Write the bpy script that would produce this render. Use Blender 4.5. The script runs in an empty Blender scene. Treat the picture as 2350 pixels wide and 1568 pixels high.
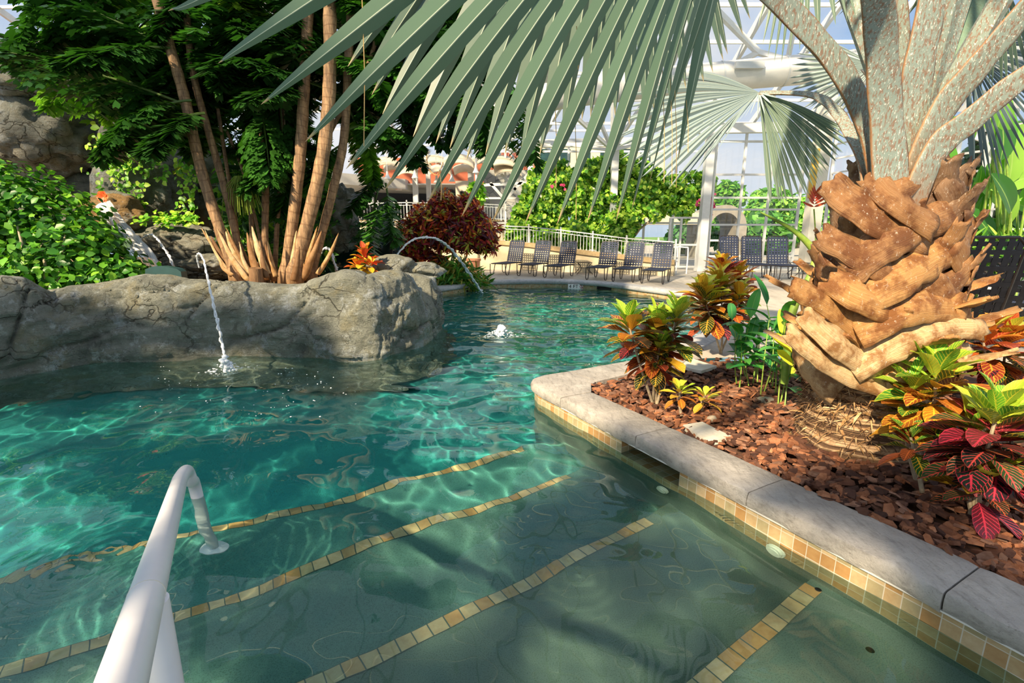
import bpy, bmesh, math, random
import numpy as np
from mathutils import Vector, Matrix, noise as mn
random.seed(7); np.random.seed(7)
SC = bpy.context.scene
COL = SC.collection
PI = math.pi
# ---------------- camera (image treated as 2350x1568) ----------------
F, CX, CY, YH, H = 1150.0, 1175.0, 784.0, 525.0, 1.75
TH = math.atan((CY - YH) / F); ST, CT = math.sin(TH), math.cos(TH)
def ray(x, y):
    u, v = (x - CX) / F, (y - CY) / F
    return u, CT - v * ST, -(ST + v * CT)          # X right, Y forward, Z up
def P(x, y, z=0.0):                                  # point where the sight line meets a level plane
    a, b, c = ray(x, y); t = (z - H) / c
    return Vector((a * t, b * t, z))
def PD(x, y, D):                                     # point on the sight line at forward distance D
    a, b, c = ray(x, y); t = D / b
    return Vector((a * t, D, H + c * t))
def U(x, y, d):                                      # pool floor point at depth d, bent at the water surface
    a, b, c = ray(x, y); n = math.sqrt(a*a+b*b+c*c); p = P(x, y, 0)
    a, b, c = a/n/1.333, b/n/1.333, c/n
    s = math.sqrt(a*a+b*b); cz = math.sqrt(1 - s*s)
    return Vector((p.x + a/cz*d, p.y + b/cz*d, -d))
cd = bpy.data.cameras.new('camera'); cam = bpy.data.objects.new('camera', cd); COL.objects.link(cam)
cam.location = (0, 0, H); cam.rotation_euler = (PI/2 - TH, 0, 0)
cd.sensor_width = 36; cd.lens = F / 2350 * 36; cd.clip_start = .02; cd.clip_end = 500
SC.camera = cam
# ---------------- scene helpers ----------------
def tag(o, label=None, cat=None, group=None, kind=None):
    if label: o['label'] = label
    if cat: o['category'] = cat
    if group: o['group'] = group
    if kind: o['kind'] = kind
    return o
def empty(name, loc, label=None, cat=None, group=None, rz=0.0, kind=None):
    o = bpy.data.objects.new(name, None); COL.objects.link(o); o.location = loc
    o.rotation_euler = (0, 0, rz); o.empty_display_size = .1
    return tag(o, label, cat, group, kind)
class MB:
    """collects shapes, then links them as one mesh object"""
    def __init__(s): s.v = []; s.f = []; s.uv = []; s.col = []; s.has = False
    def add(s, vs, fs, uv=None, col=None):
        n = len(s.v); s.v.extend([tuple(p) for p in vs]); s.f.extend([tuple(i + n for i in f) for f in fs])
        s.uv.extend(uv if uv is not None else [(0, 0)] * len(vs))
        c = col if col is not None else (1, 1, 1, 1)
        s.col.extend([c] * len(vs))
        if uv is not None or col is not None: s.has = True
        return n
    def box(s, c, d, rz=0.0, rot=None, col=None):
        hx, hy, hz = d[0]/2, d[1]/2, d[2]/2
        M = rot if rot is not None else Matrix.Rotation(rz, 3, 'Z')
        vs = [Vector(c) + M @ Vector((x*hx, y*hy, z*hz)) for x in (-1, 1) for y in (-1, 1) for z in (-1, 1)]
        s.add(vs, [(0,1,3,2), (4,6,7,5), (0,4,5,1), (2,3,7,6), (0,2,6,4), (1,5,7,3)], col=col)
    def bar(s, a, b, w, h=None, up=(0, 0, 1), col=None):
        a, b = Vector(a), Vector(b); d = b - a; L = d.length
        if L < 1e-6: return
        y = d / L; z0 = Vector(up)
        if abs(y.dot(z0)) > .99: z0 = Vector((1, 0, 0))
        x = y.cross(z0).normalized(); z = x.cross(y)
        M = Matrix((x, y, z)).transposed()
        s.box((a + b) / 2, (w, L, h or w), rot=M, col=col)
    def tube(s, pts, r, seg=8, caps=True, col=None):
        pts = [Vector(p) for p in pts]; n = len(pts)
        rs = r if isinstance(r, (list, tuple)) else [r] * n
        T = [(pts[min(i+1, n-1)] - pts[max(i-1, 0)]).normalized() for i in range(n)]
        ref = Vector((0, 0, 1)) if abs(T[0].z) < .9 else Vector((1, 0, 0))
        x = T[0].cross(ref).normalized(); vs = []; uv = []
        for i in range(n):
            x = (x - T[i] * x.dot(T[i])).normalized(); y = T[i].cross(x)
            for k in range(seg):
                a = 2 * PI * k / seg
                vs.append(pts[i] + (x * math.cos(a) + y * math.sin(a)) * rs[i]); uv.append((k / seg, i / max(1, n-1)))
        fs = [(i*seg + k, i*seg + (k+1) % seg, (i+1)*seg + (k+1) % seg, (i+1)*seg + k) for i in range(n-1) for k in range(seg)]
        if caps: fs += [tuple(range(seg-1, -1, -1)), tuple((n-1)*seg + k for k in range(seg))]
        s.add(vs, fs, uv, col)
    def prism(s, poly, z0, z1, col=None):
        n = len(poly); vs = [(p[0], p[1], z0) for p in poly] + [(p[0], p[1], z1) for p in poly]
        fs = [tuple(range(n-1, -1, -1)), tuple(range(n, 2*n))] + [(i, (i+1) % n, (i+1) % n + n, i + n) for i in range(n)]
        s.add(vs, fs, col=col)
    def lathe(s, c, prof, seg=24, col=None):
        vs = []; n = len(prof)
        for r, z in prof:
            for k in range(seg):
                a = 2*PI*k/seg; vs.append((c[0] + r*math.cos(a), c[1] + r*math.sin(a), c[2] + z))
        fs = [(i*seg + k, i*seg + (k+1) % seg, (i+1)*seg + (k+1) % seg, (i+1)*seg + k) for i in range(n-1) for k in range(seg)]
        s.add(vs, fs + [tuple(range(seg-1, -1, -1)), tuple((n-1)*seg + k for k in range(seg))], col=col)
    def quad(s, a, b, c, d, col=None): s.add([a, b, c, d], [(0, 1, 2, 3)], [(0, 0), (1, 0), (1, 1), (0, 1)], col)
    def build(s, name, m, parent=None, smooth=True, origin=None):
        me = bpy.data.meshes.new(name); off = Vector(origin) if origin is not None else Vector()
        if parent is not None and origin is None:
            q = parent
            while q is not None: off = off + q.matrix_basis.translation; q = q.parent
        me.from_pydata([Vector(p) - off for p in s.v] if off.length else s.v, [], s.f)
        if s.has:
            ul = me.uv_layers.new(name='UV'); li = np.empty(len(me.loops), dtype=np.int32); me.loops.foreach_get('vertex_index', li)
            ul.data.foreach_set('uv', np.array(s.uv, dtype=np.float32)[li].ravel())
            ca = me.color_attributes.new('Col', 'FLOAT_COLOR', 'POINT'); ca.data.foreach_set('color', np.array(s.col, dtype=np.float32).ravel())
        me.materials.append(m)
        if smooth:
            me.polygons.foreach_set('use_smooth', [True] * len(me.polygons))
            if smooth != 'all': me.set_sharp_from_angle(angle=math.radians(38))
        o = bpy.data.objects.new(name, me); COL.objects.link(o)
        if parent is not None: o.parent = parent
        elif origin is not None: o.location = off
        return o
def copy_tree(o, parent=None):
    c = o.copy(); COL.objects.link(c)
    if parent is not None: c.parent = parent
    for ch in list(o.children): copy_tree(ch, c)
    return c
def grid_mesh(V, nu, nv, wrap=False):
    fs = []
    for i in range(nu - 1):
        for j in range(nv if wrap else nv - 1):
            fs.append((i*nv + j, i*nv + (j+1) % nv, (i+1)*nv + (j+1) % nv, (i+1)*nv + j))
    return fs
def interp(xs, ys, x): return float(np.interp(x, xs, ys))
def catmull(pts, n=8):
    pts = [Vector(p) for p in pts]; out = []
    for i in range(len(pts) - 1):
        p0, p1, p2, p3 = pts[max(i-1, 0)], pts[i], pts[i+1], pts[min(i+2, len(pts)-1)]
        for k in range(n):
            t = k / n
            out.append(.5 * ((2*p1) + (p2 - p0)*t + (2*p0 - 5*p1 + 4*p2 - p3)*t*t + (3*p1 - p0 - 3*p2 + p3)*t*t*t))
    out.append(pts[-1]); return out
# ---------------- materials ----------------
class NT:
    def __init__(s, name):
        s.m = bpy.data.materials.new(name); s.m.use_nodes = True; s.t = s.m.node_tree; s.n = s.t.nodes; s.n.clear()
        s.out = s.n.new('ShaderNodeOutputMaterial')
    def new(s, typ, **kw):
        nd = s.n.new('ShaderNode' + typ)
        for k, v in kw.items():
            if k[0] == '_': setattr(nd, k[1:], v)
            else:
                key = int(k[1:]) if k[0] == 'i' and k[1:].isdigit() else k.replace('_', ' ')
                if isinstance(v, bpy.types.NodeSocket): s.t.links.new(v, nd.inputs[key])
                else: nd.inputs[key].default_value = v
        return nd
    def link(s, a, b): s.t.links.new(a, b)
    def coord(s, which='Object'): return s.new('TexCoord').outputs[which]
    def mapping(s, vec, scale=(1, 1, 1), rot=(0, 0, 0)): return s.new('Mapping', Vector=vec, Scale=scale, Rotation=rot).outputs[0]
    def noise(s, vec, scale, detail=4, rough=.6, dist=0.0): return s.new('TexNoise', Vector=vec, Scale=scale, Detail=detail, Roughness=rough, Distortion=dist).outputs[0]
    def ramp(s, fac, stops):
        r = s.new('ValToRGB', Fac=fac); e = r.color_ramp.elements
        while len(e) < len(stops): e.new(.5)
        for i, (p, c) in enumerate(stops):
            e[i].position = p; e[i].color = c if len(c) == 4 else (*c, 1)
        return r.outputs[0]
    def mix(s, fac, a, b, mode='MIX'):
        nd = s.n.new('ShaderNodeMix'); nd.data_type = 'RGBA'; nd.blend_type = mode
        for k, v in ((0, fac), (6, a), (7, b)):
            if isinstance(v, bpy.types.NodeSocket): s.t.links.new(v, nd.inputs[k])
            elif isinstance(v, (int, float)): nd.inputs[k].default_value = v if k == 0 else (v, v, v, 1)
            else: nd.inputs[k].default_value = (*v, 1) if len(v) == 3 else v
        return nd.outputs[2]
    def math(s, op, a, b=0.0, c=0.0): return s.new('Math', _operation=op, i0=a, i1=b, i2=c).outputs[0]
    def bump(s, h, strength=.5, dist=.02, normal=None):
        nd = s.new('Bump', Height=h, Strength=strength, Distance=dist)
        if normal is not None: s.link(normal, nd.inputs['Normal'])
        return nd.outputs[0]
    def principled(s, color, rough=.6, normal=None, metal=0.0, spec=.5, **kw):
        p = s.new('BsdfPrincipled')
        for k, v in (('Base Color', color), ('Roughness', rough), ('Metallic', metal), ('Specular IOR Level', spec)):
            if isinstance(v, bpy.types.NodeSocket): s.link(v, p.inputs[k])
            else: p.inputs[k].default_value = ((*v, 1) if (k == 'Base Color' and len(v) == 3) else v)
        if normal is not None: s.link(normal, p.inputs['Normal'])
        return p.outputs[0]
    def done(s, sh): s.link(sh, s.out.inputs['Surface']); return s.m
def srgb(h):
    h = h.lstrip('#'); return tuple(((int(h[i:i+2], 16)/255 + .055)/1.055)**2.4 if int(h[i:i+2], 16) > 10 else int(h[i:i+2], 16)/255/12.92 for i in (0, 2, 4))
def plain(name, a, b=None, scale=6, rough=.6, bump=0.0, bscale=40, metal=0.0, detail=4, spec=.5, vc=False):
    t = NT(name); co = t.coord(); ca = srgb(a); cb = srgb(b or a)
    c = t.ramp(t.noise(co, scale, detail), [(.35, ca), (.65, cb)]) if b else ca
    if vc:
        at = t.new('Attribute', _attribute_name='Col').outputs['Color']
        c = t.mix(1.0, c if b else ca, at, 'MULTIPLY')
    nrm = t.bump(t.noise(co, bscale, 5), bump, .01) if bump else None
    return t.done(t.principled(c, rough, nrm, metal, spec))
def leafmat(name, trans=.25, rough=.45, vein=None, stripe=None):
    """leaf colour comes from the mesh's own colour attribute, midrib from its UV; light passes through a little"""
    t = NT(name); at = t.new('Attribute', _attribute_name='Col').outputs['Color']
    nz = t.noise(t.coord(), 9, 3)
    c = t.mix(t.math('MULTIPLY', nz, .35), at, t.mix(1.0, at, (1.25, 1.2, .8), 'MULTIPLY'))
    if vein:
        uv = t.new('SeparateXYZ', Vector=t.coord('UV'))
        d = t.math('ABSOLUTE', t.math('SUBTRACT', uv.outputs[0], .5))
        f = t.math('LESS_THAN', d, vein[0])
        c = t.mix(t.math('MULTIPLY', f, vein[2]), c, srgb(vein[1]))
    if stripe:
        w = t.new('TexWave', Vector=t.mapping(t.coord('UV'), (stripe, 0.0, 0.0)), Scale=1.0, Distortion=0).outputs[1]
        c = t.mix(t.math('MULTIPLY', w, .18), c, t.mix(1.0, c, (.55, .6, .6), 'MULTIPLY'))
    p = t.principled(c, rough, None, 0, .4)
    if trans:
        tr = t.new('BsdfTranslucent', Color=t.mix(1.0, c, (1.1, 1.25, .55), 'MULTIPLY')).outputs[0]
        p = t.new('MixShader', i0=trans, i1=p, i2=tr).outputs[0]
    return t.done(p)
M = {}
# ================= pool: floor, steps, water =================
def water_mat():
    t = NT('water')
    return t.done(t.new('BsdfGlass', Color=(.88, 1, .98, 1), Roughness=0.0, IOR=1.333).outputs[0])
M['water'] = water_mat()
def plaster():
    t = NT('pool_plaster'); co = t.coord()
    sp = t.noise(co, 170, 3, .75); bg = t.noise(co, 1.6, 4)
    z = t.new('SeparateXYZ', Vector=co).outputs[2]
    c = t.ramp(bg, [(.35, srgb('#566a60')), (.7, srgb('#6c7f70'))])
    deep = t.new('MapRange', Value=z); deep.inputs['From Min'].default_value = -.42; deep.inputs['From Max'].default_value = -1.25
    c = t.mix(deep.outputs[0], c, srgb('#2a9490'))  # teal painted in with depth, standing in for light the water absorbs
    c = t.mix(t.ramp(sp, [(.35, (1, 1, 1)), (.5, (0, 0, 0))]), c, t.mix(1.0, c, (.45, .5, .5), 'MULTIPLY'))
    return t.done(t.principled(c, .8))
M['plaster'] = plaster()
def tilemat(name, s=.075, grout='#b9b29c', joint=.06, pal=('#c9b98f', '#d6c79f', '#bf9d68', '#b7b28c', '#cdb98c', '#c4a878'), axis='UV', rough=.35):
    t = NT(name); uv = t.coord('UV'); sep = t.new('SeparateXYZ', Vector=uv)
    cell = t.new('VectorMath', _operation='FLOOR', i0=uv).outputs[0]
    wn = t.new('TexWhiteNoise', Vector=cell).outputs['Value']
    c = t.ramp(wn, [(i / len(pal), srgb(p)) for i, p in enumerate(pal)])
    t.n[-1]
    for nd in t.n:
        if nd.type == 'VALTORGB': nd.color_ramp.interpolation = 'CONSTANT'
    nz = t.noise(t.coord(), 22, 5); c = t.mix(t.math('MULTIPLY', nz, .7), c, t.mix(1.0, c, srgb('#b07a40'), 'MULTIPLY'))
    m = None
    for k in (0, 1):
        fr = t.math('FRACT', sep.outputs[k]); d = t.math('ABSOLUTE', t.math('SUBTRACT', fr, .5)); g = t.math('GREATER_THAN', d, .5 - joint/2)
        m = g if m is None else t.math('MAXIMUM', m, g)
    c = t.mix(m, c, srgb(grout))
    nrm = t.bump(t.math('SUBTRACT', 1.0, m), .4, .004)
    return t.done(t.principled(c, rough, nrm))
M['tile'] = tilemat('pool_wall_tile', grout='#cfc7b2'); M['nose_tile'] = tilemat('step_edge_tile', grout='#4b5a50', joint=.08)
# planter coping line (water side, top edge)
CZ = .22
C0, C1 = P(1222, 880, CZ), P(2350, 1450, CZ)
cdir = (C1 - C0).normalized(); cperp = Vector((-cdir.y, cdir.x, 0))
if cperp.x < 0: cperp = -cperp
# step edges read off the picture, corrected for the bend at the surface
nos = []
for d, a, b in ((.20, (1590, 1555), (1850, 1340)), (.40, (760, 1538), (1500, 1178)), (.62, (40, 1518), (1290, 1090)), (.85, (60, 1310), (960, 1092))):
    A, B = U(*a, d), U(*b, d); nos.append((d, A, B))
def meet(A, B, off=0.0):                  # where a step edge meets the pool wall under the coping
    W0 = C0 + cperp * off; d = (B - A); n = Vector((-cdir.y, cdir.x, 0))
    t = (W0 - A).dot(n) / d.dot(n); p = A + d * t; p.z = A.z; return p
edges = []
for d, A, B in nos:
    R = meet(A, B, .05); L = A + (A - R).normalized() * 9
    edges.append((d, L, R))
mb = MB()
prev = None
near = [Vector((-9, -6, -.02)), Vector((7, -6, -.02))]
for i, (d, L, R) in enumerate(edges):
    top = -(d)
    pts = 24
    if i == 0: pl, pr = Vector((-1, -3.5, top)), Vector((6, -3.5, top))
    else: pl, pr = edges[i-1][1].copy(), edges[i-1][2].copy()
    pl.z = pr.z = top; R2 = R + (R - L).normalized() * .3
    mb.add([pl, pr + Vector((.3, 0, 0)), R2, L], [(0, 1, 2, 3)])
    nxt = -(edges[i+1][0]) if i < 3 else -1.25
    mb.add([L, R2, Vector((R2.x, R2.y, nxt)), Vector((L.x, L.y, nxt))], [(0, 1, 2, 3)])
d, L, R = edges[-1]
mb.add([(L.x, L.y, -1.25), (R.x + .3, R.y, -1.25), (8, 17, -1.35), (-12, 17, -1.35), (-12, 0, -1.25)], [(0, 1, 2, 3, 4)])
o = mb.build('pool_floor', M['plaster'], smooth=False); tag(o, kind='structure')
POOLFLOOR = o
for i, ((d, A, B), nm) in enumerate(zip(nos, ('nearest', 'second', 'third', 'farthest'))):
    mb = MB(); R = meet(A, B, -.22) if i else B; L = A + (A - B).normalized() * (2.2 if i else .8)
    n = (R - L).normalized(); w = .085; q = Vector((-n.y, n.x, 0))
    if q.y > 0: q = -q
    Ln = (R - L).length; N = int(Ln / w)
    a, b = L + n * 0, R; z = Vector((0, 0, .004)); wv = q * w; dn = Vector((0, 0, -.03))
    mb.add([a + z - q*.006, b + z - q*.006, b + z + wv, a + z + wv], [(0, 1, 2, 3)], [(0, 0), (N, 0), (N, 1), (0, 1)])
    mb.add([a + z - q*.006, b + z - q*.006, b - q*.006 + dn, a - q*.006 + dn], [(0, 1, 2, 3)], [(0, 0), (N, 0), (N, .4), (0, .4)])
    o = mb.build('tile_strip', M['nose_tile'], smooth=False)
    tag(o, ['row of small stone tiles edging the shallowest underwater step by the corner', 'row of small stone tiles edging the second underwater step out from the corner',
            'row of small stone tiles edging the third underwater step, passing behind the handrail foot', 'row of small stone tiles edging the deepest underwater step in teal water'][i], 'tile strip', kind=None)
# --- water surface ---
def wave_h(X, Y):
    rs = np.random.RandomState(3); h = np.zeros_like(X)
    for i in range(46):
        lam = .16 * (1.75 / .16) ** (i / 45.0); k = 2*PI/lam; a = rs.uniform(0, 2*PI)
        A = .00125 * (lam / .5) ** 1.15 * rs.uniform(.5, 1.2)
        ph = rs.uniform(0, 6.28)
        wx = X + .12*np.sin(Y*1.3 + ph) ; wy = Y + .12*np.sin(X*1.1 + ph*2)
        h += A * np.sin(k*(wx*math.cos(a) + wy*math.sin(a)) + ph)
    calm = 1.0 / (1 + np.exp(-(Y - 3.4) * 1.2)) * .75 + .55
    h *= calm
    for (px, py, amp, lam) in ((520, 858, .006, .22), (1150, 772, .008, .3), (250, 1262, .0035, .09), (150, 1320, .003, .08), (1105, 672, .010, .3), (1270, 1310, .0006, .08)):
        c = P(px, py); r = np.hypot(X - c.x, Y - c.y)
        h += amp * np.cos(2*PI*r/lam) * np.exp(-r/(lam*3.0))
    return h
def build_water():
    ny, nx = 620, 560
    t = np.linspace(0, 1, ny); Yr = -1.2 + 1.9*t*2 + (17.2 - 2.6) * t**2.2
    s = np.linspace(-1, 1, nx)
    half = 3.2 + np.clip(Yr, 0, 20) * 1.08
    X = s[None, :] * np.minimum(half, 11)[:, None]; Y = np.repeat(Yr[:, None], nx, 1)
    Z = wave_h(X, Y)
    V = np.stack([X, Y, Z], -1).reshape(-1, 3)
    idx = np.arange(ny*nx).reshape(ny, nx)
    Fq = np.stack([idx[:-1, :-1], idx[:-1, 1:], idx[1:, 1:], idx[1:, :-1]], -1).reshape(-1, 4)
    # closed volume: skirt + bottom
    ring = list(idx[0, :]) + list(idx[1:, -1]) + list(idx[-1, -2::-1]) + list(idx[-2:0:-1, 0])
    base = len(V); low = V[ring].copy(); low[:, 2] = -2.0
    V = np.vstack([V, low]); n = len(ring)
    side = [(ring[i], base + i, base + (i+1) % n, ring[(i+1) % n]) for i in range(n)]
    me = bpy.data.meshes.new('pool_water')
    nf = len(Fq) + n + 1
    me.vertices.add(len(V)); me.vertices.foreach_set('co', V.astype(np.float32).ravel())
    loops = np.concatenate([Fq.ravel(), np.array(side).ravel(), np.array(range(base + n - 1, base - 1, -1))]).astype(np.int32)
    me.loops.add(len(loops)); me.loops.foreach_set('vertex_index', loops)
    starts = np.concatenate([np.arange(0, 4*(nf-1), 4), [4*(nf-1)]]).astype(np.int32)
    me.polygons.add(nf); me.polygons.foreach_set('loop_start', starts)
    me.update(calc_edges=True); me.validate()
    me.polygons.foreach_set('use_smooth', [True]*(nf - n - 1) + [False]*(n + 1))
    me.materials.append(M['water'])
    o = bpy.data.objects.new('pool_water', me); COL.objects.link(o)
    tag(o, 'clear rippled teal water filling the pool', 'water', kind='stuff'); return o
WATER = build_water()
WATER.cycles.is_caustics_caster = True
POOLFLOOR.cycles.is_caustics_receiver = True
for o in COL.objects:
    if o.name.startswith('tile_strip'): o.cycles.is_caustics_receiver = True
# ================= pool rim, planter, decks =================
def stone_mat(name, a, b, c3, scale=3, bump=.5, rough=.75, spk=90):
    t = NT(name); co = t.coord()
    c = t.ramp(t.noise(co, scale, 6, .65), [(.3, srgb(a)), (.55, srgb(b)), (.75, srgb(c3))])
    st = t.noise(t.mapping(co, (3, .7, 3), (0, 0, .5)), scale*3, 6, .7)
    c = t.mix(t.ramp(st, [(.5, (0, 0, 0)), (.75, (.6, .6, .6))]), c, t.mix(1.0, c, srgb('#8d8a83'), 'MULTIPLY'))
    f = t.noise(co, spk, 4, .7)
    c = t.mix(t.ramp(f, [(.58, (0, 0, 0)), (.7, (.45, .45, .45))]), c, t.mix(1.0, c, srgb('#8a847a'), 'MULTIPLY'))
    nrm = t.bump(t.noise(co, 14, 6, .7), bump, .03)
    return t.done(t.principled(c, rough, nrm))
M['coping'] = stone_mat('coping_stone', '#938f88', '#b0aba2', '#cac5bb')
M['far_coping'] = stone_mat('far_coping_stone', '#9c9ea0', '#babab8', '#d0cec8', 2)
M['deck'] = stone_mat('deck_concrete', '#aea799', '#bdb5a6', '#cbc3b4', .7, .15, .7, 60)
M['slab'] = plain('pale_slab', '#dcd8c8', '#c9c4b2', 9, .6, .3, 30)
M['soil'] = plain('dark_soil', '#4a3224', '#6b4a35', 12, .95, .8, 40)
PW = -.36                                        # coping width
def outer(s): return C0 + cdir * s
INL = cperp * .36
STN = [0.0, .50, 1.50, 2.46, 3.42, 4.42, 5.42]
cop = empty('planter_coping', C0, 'pale weathered stone coping curb around the bark planter, beside the shallow steps', 'coping')
def stone(p0, p1, q0, q1, z0, z1, seed, name='coping_stone', bull=.03):
    """one curb stone between outer pts p0,p1 and inner pts q0,q1, worn rounded nose"""
    mb = MB(); n = 26; prof = [(0.02, z0), (-.004, z0 + .02), (-.012, (z0+z1)/2), (-.004, z1 - .025), (.012, z1 - .006), (.04, z1), (.5, z1 + .002), (.96, z1), (.992, z1 - .006), (1, z0)]
    vs = []
    for i in range(n):
        t = i / (n-1); a = p0.lerp(p1, t); b = q0.lerp(q1, t)
        e = .006 * (1 if i in (0, n-1) else 0)
        for k, (f, z) in enumerate(prof):
            w = .36; ff = f
            p = a.lerp(b, ff)
            d = mn.noise(Vector((p.x*9 + seed, p.y*9, z*11))) * (.012 if k < 5 else .003)
            q = (b - a).normalized()
            vs.append((p.x + q.x*d, p.y + q.y*d, z - e + (d*.2)))
    m = len(prof); fs = grid_mesh(None, n, m) + [tuple(range(m-1, -1, -1)), tuple((n-1)*m + k for k in range(m))]
    mb.add(vs, fs); return mb.build(name, M['coping'], cop)
for i in range(1, len(STN)-1):
    a, b = STN[i] + .004, STN[i+1] - .004
    stone(outer(a), outer(b), outer(a) + INL, outer(b) + INL, .115, CZ, i*7)
# corner stone (curved) and back leg
cc = catmull([(.50*cdir + C0), C0 + cdir*.12, Vector((.20, 4.98, CZ)), Vector((.33, 5.16, CZ)), Vector((.62, 5.32, CZ))], 5)
def curved_stone(path, inner, name, seed):
    mb = MB(); prof = [(0.02, .115), (-.004, .135), (-.012, .17), (-.004, CZ-.025), (.012, CZ-.006), (.04, CZ), (.5, CZ), (.96, CZ), (.99, CZ-.006), (1, .115)]
    vs = []
    for a, b in zip(path, inner):
        for f, z in prof:
            p = a.lerp(b, f); d = mn.noise(Vector((p.x*9+seed, p.y*9, z*11)))*.008; vs.append((p.x + d, p.y, z))
    m = len(prof); n = len(path)
    mb.add(vs, grid_mesh(None, n, m) + [tuple(range(m-1, -1, -1)), tuple((n-1)*m + k for k in range(m))]); return mb.build(name, M['coping'], cop)
IC = Vector((.80, 4.84, CZ)); i0 = outer(.50) + INL; i9 = Vector((.86, 4.93, CZ))
inn = [i0.lerp(IC, t/10) if t <= 10 else IC.lerp(i9, (t-10)/10) for t in range(21)]
inn = [inn[min(20, round(k*20/(len(cc)-1)))] for k in range(len(cc))]
curved_stone(cc, inn, 'coping_stone', 3)
back = [Vector((.626, 5.325, CZ)), Vector((1.14, 5.62, CZ)), Vector((1.6, 5.9, CZ)), Vector((2.05, 6.25, CZ))]
bin_ = [Vector((.866, 4.935, CZ)), Vector((1.30, 5.24, CZ)), Vector((1.8, 5.55, CZ)), Vector((2.3, 5.9, CZ))]
for k in range(3): curved_stone([back[k].lerp(back[k+1], t/6*.985+.007) for t in range(7)], [bin_[k].lerp(bin_[k+1], t/6*.985+.007) for t in range(7)], 'coping_stone', 5+k)
# tiled pool wall below the coping with a skimmer mouth
wall_in = .03
def wseg(mb, a, b, z0, z1, off=wall_in, s=.075, u0=0.0):
    p, q = outer(a) + cperp*off, outer(b) + cperp*off; L = (q - p).length / s
    mb.add([(p.x, p.y, z0), (q.x, q.y, z0), (q.x, q.y, z1), (p.x, p.y, z1)], [(0, 1, 2, 3)], [(u0, z0/s), (u0+L, z0/s), (u0+L, z1/s), (u0, z1/s)])
mb = MB()
SK0, SK1 = 1.32, 1.92
wseg(mb, .06, SK0, -.15, .12); wseg(mb, SK1, 6.5, -.15, .12); wseg(mb, SK0, SK1, -.15, -.03); wseg(mb, SK0, SK1, .1, .12)
# curved corner + back leg walls
pth = [outer(.06) + cperp*wall_in] + [Vector((.235, 4.97, 0)), Vector((.35, 5.14, 0)), Vector((.63, 5.29, 0)), Vector((1.15, 5.585, 0)), Vector((2.05, 6.2, 0))]
acc = 0
for p, q in zip(pth, pth[1:]):
    L = (Vector((q.x-p.x, q.y-p.y, 0))).length/.075
    mb.add([(p.x, p.y, -.15), (q.x, q.y, -.15), (q.x, q.y, .12), (p.x, p.y, .12)], [(0, 1, 2, 3)], [(acc, -2), (acc+L, -2), (acc+L, 1.6), (acc, 1.6)]); acc += L
o = mb.build('wall_pool_tiles', M['tile'], smooth=False); tag(o, kind='structure'); o.cycles.is_caustics_receiver = True
mb = MB()
for z0, z1 in ((-1.6, -.15),):
    pts = [outer(7) + cperp*wall_in, pth[0]] + pth[1:]
    for p, q in zip(pts, pts[1:]): mb.quad((p.x, p.y, z0), (q.x, q.y, z0), (q.x, q.y, z1), (p.x, p.y, z1))
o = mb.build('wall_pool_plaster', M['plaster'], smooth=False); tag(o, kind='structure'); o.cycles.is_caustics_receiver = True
mb = MB(); a, b = SK0, SK1                                   # skimmer box
p, q = outer(a) + cperp*wall_in, outer(b) + cperp*wall_in; pi, qi = p + cperp*.42, q + cperp*.42
def zz(v, z): return (v.x, v.y, z)
for quad, uv in (([zz(p, -.03), zz(q, -.03), zz(qi, -.03), zz(pi, -.03)], (8, 5.6)), ([zz(p, -.03), zz(pi, -.03), zz(pi, .1), zz(p, .1)], (5.6, 1.8)), ([zz(q, -.03), zz(qi, -.03), zz(qi, .1), zz(q, .1)], (5.6, 1.8)), ([zz(pi, -.03), zz(qi, -.03), zz(qi, .1), zz(pi, .1)], (8, 1.8)), ([zz(p, .1), zz(q, .1), zz(qi, .1), zz(pi, .1)], (8, 5.6))):
    mb.add(quad, [(0, 1, 2, 3)], [(0, 0), (uv[0], 0), uv, (0, uv[1])])
tag(mb.build('pool_skimmer', M['tile'], smooth=False), 'tiled rectangular skimmer mouth in the pool wall below the planter coping', 'skimmer')
M['white_pl'] = plain('white_plastic', '#e8e6dc', '#d8d6cc', 5, .35)
mb = MB(); mb.bar(zz(outer(.5) + cperp*.012, .118), zz(outer(6.4) + cperp*.012, .118), .012, .008)
tag(mb.build('trim_1', M['white_pl']), kind='structure')
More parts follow.
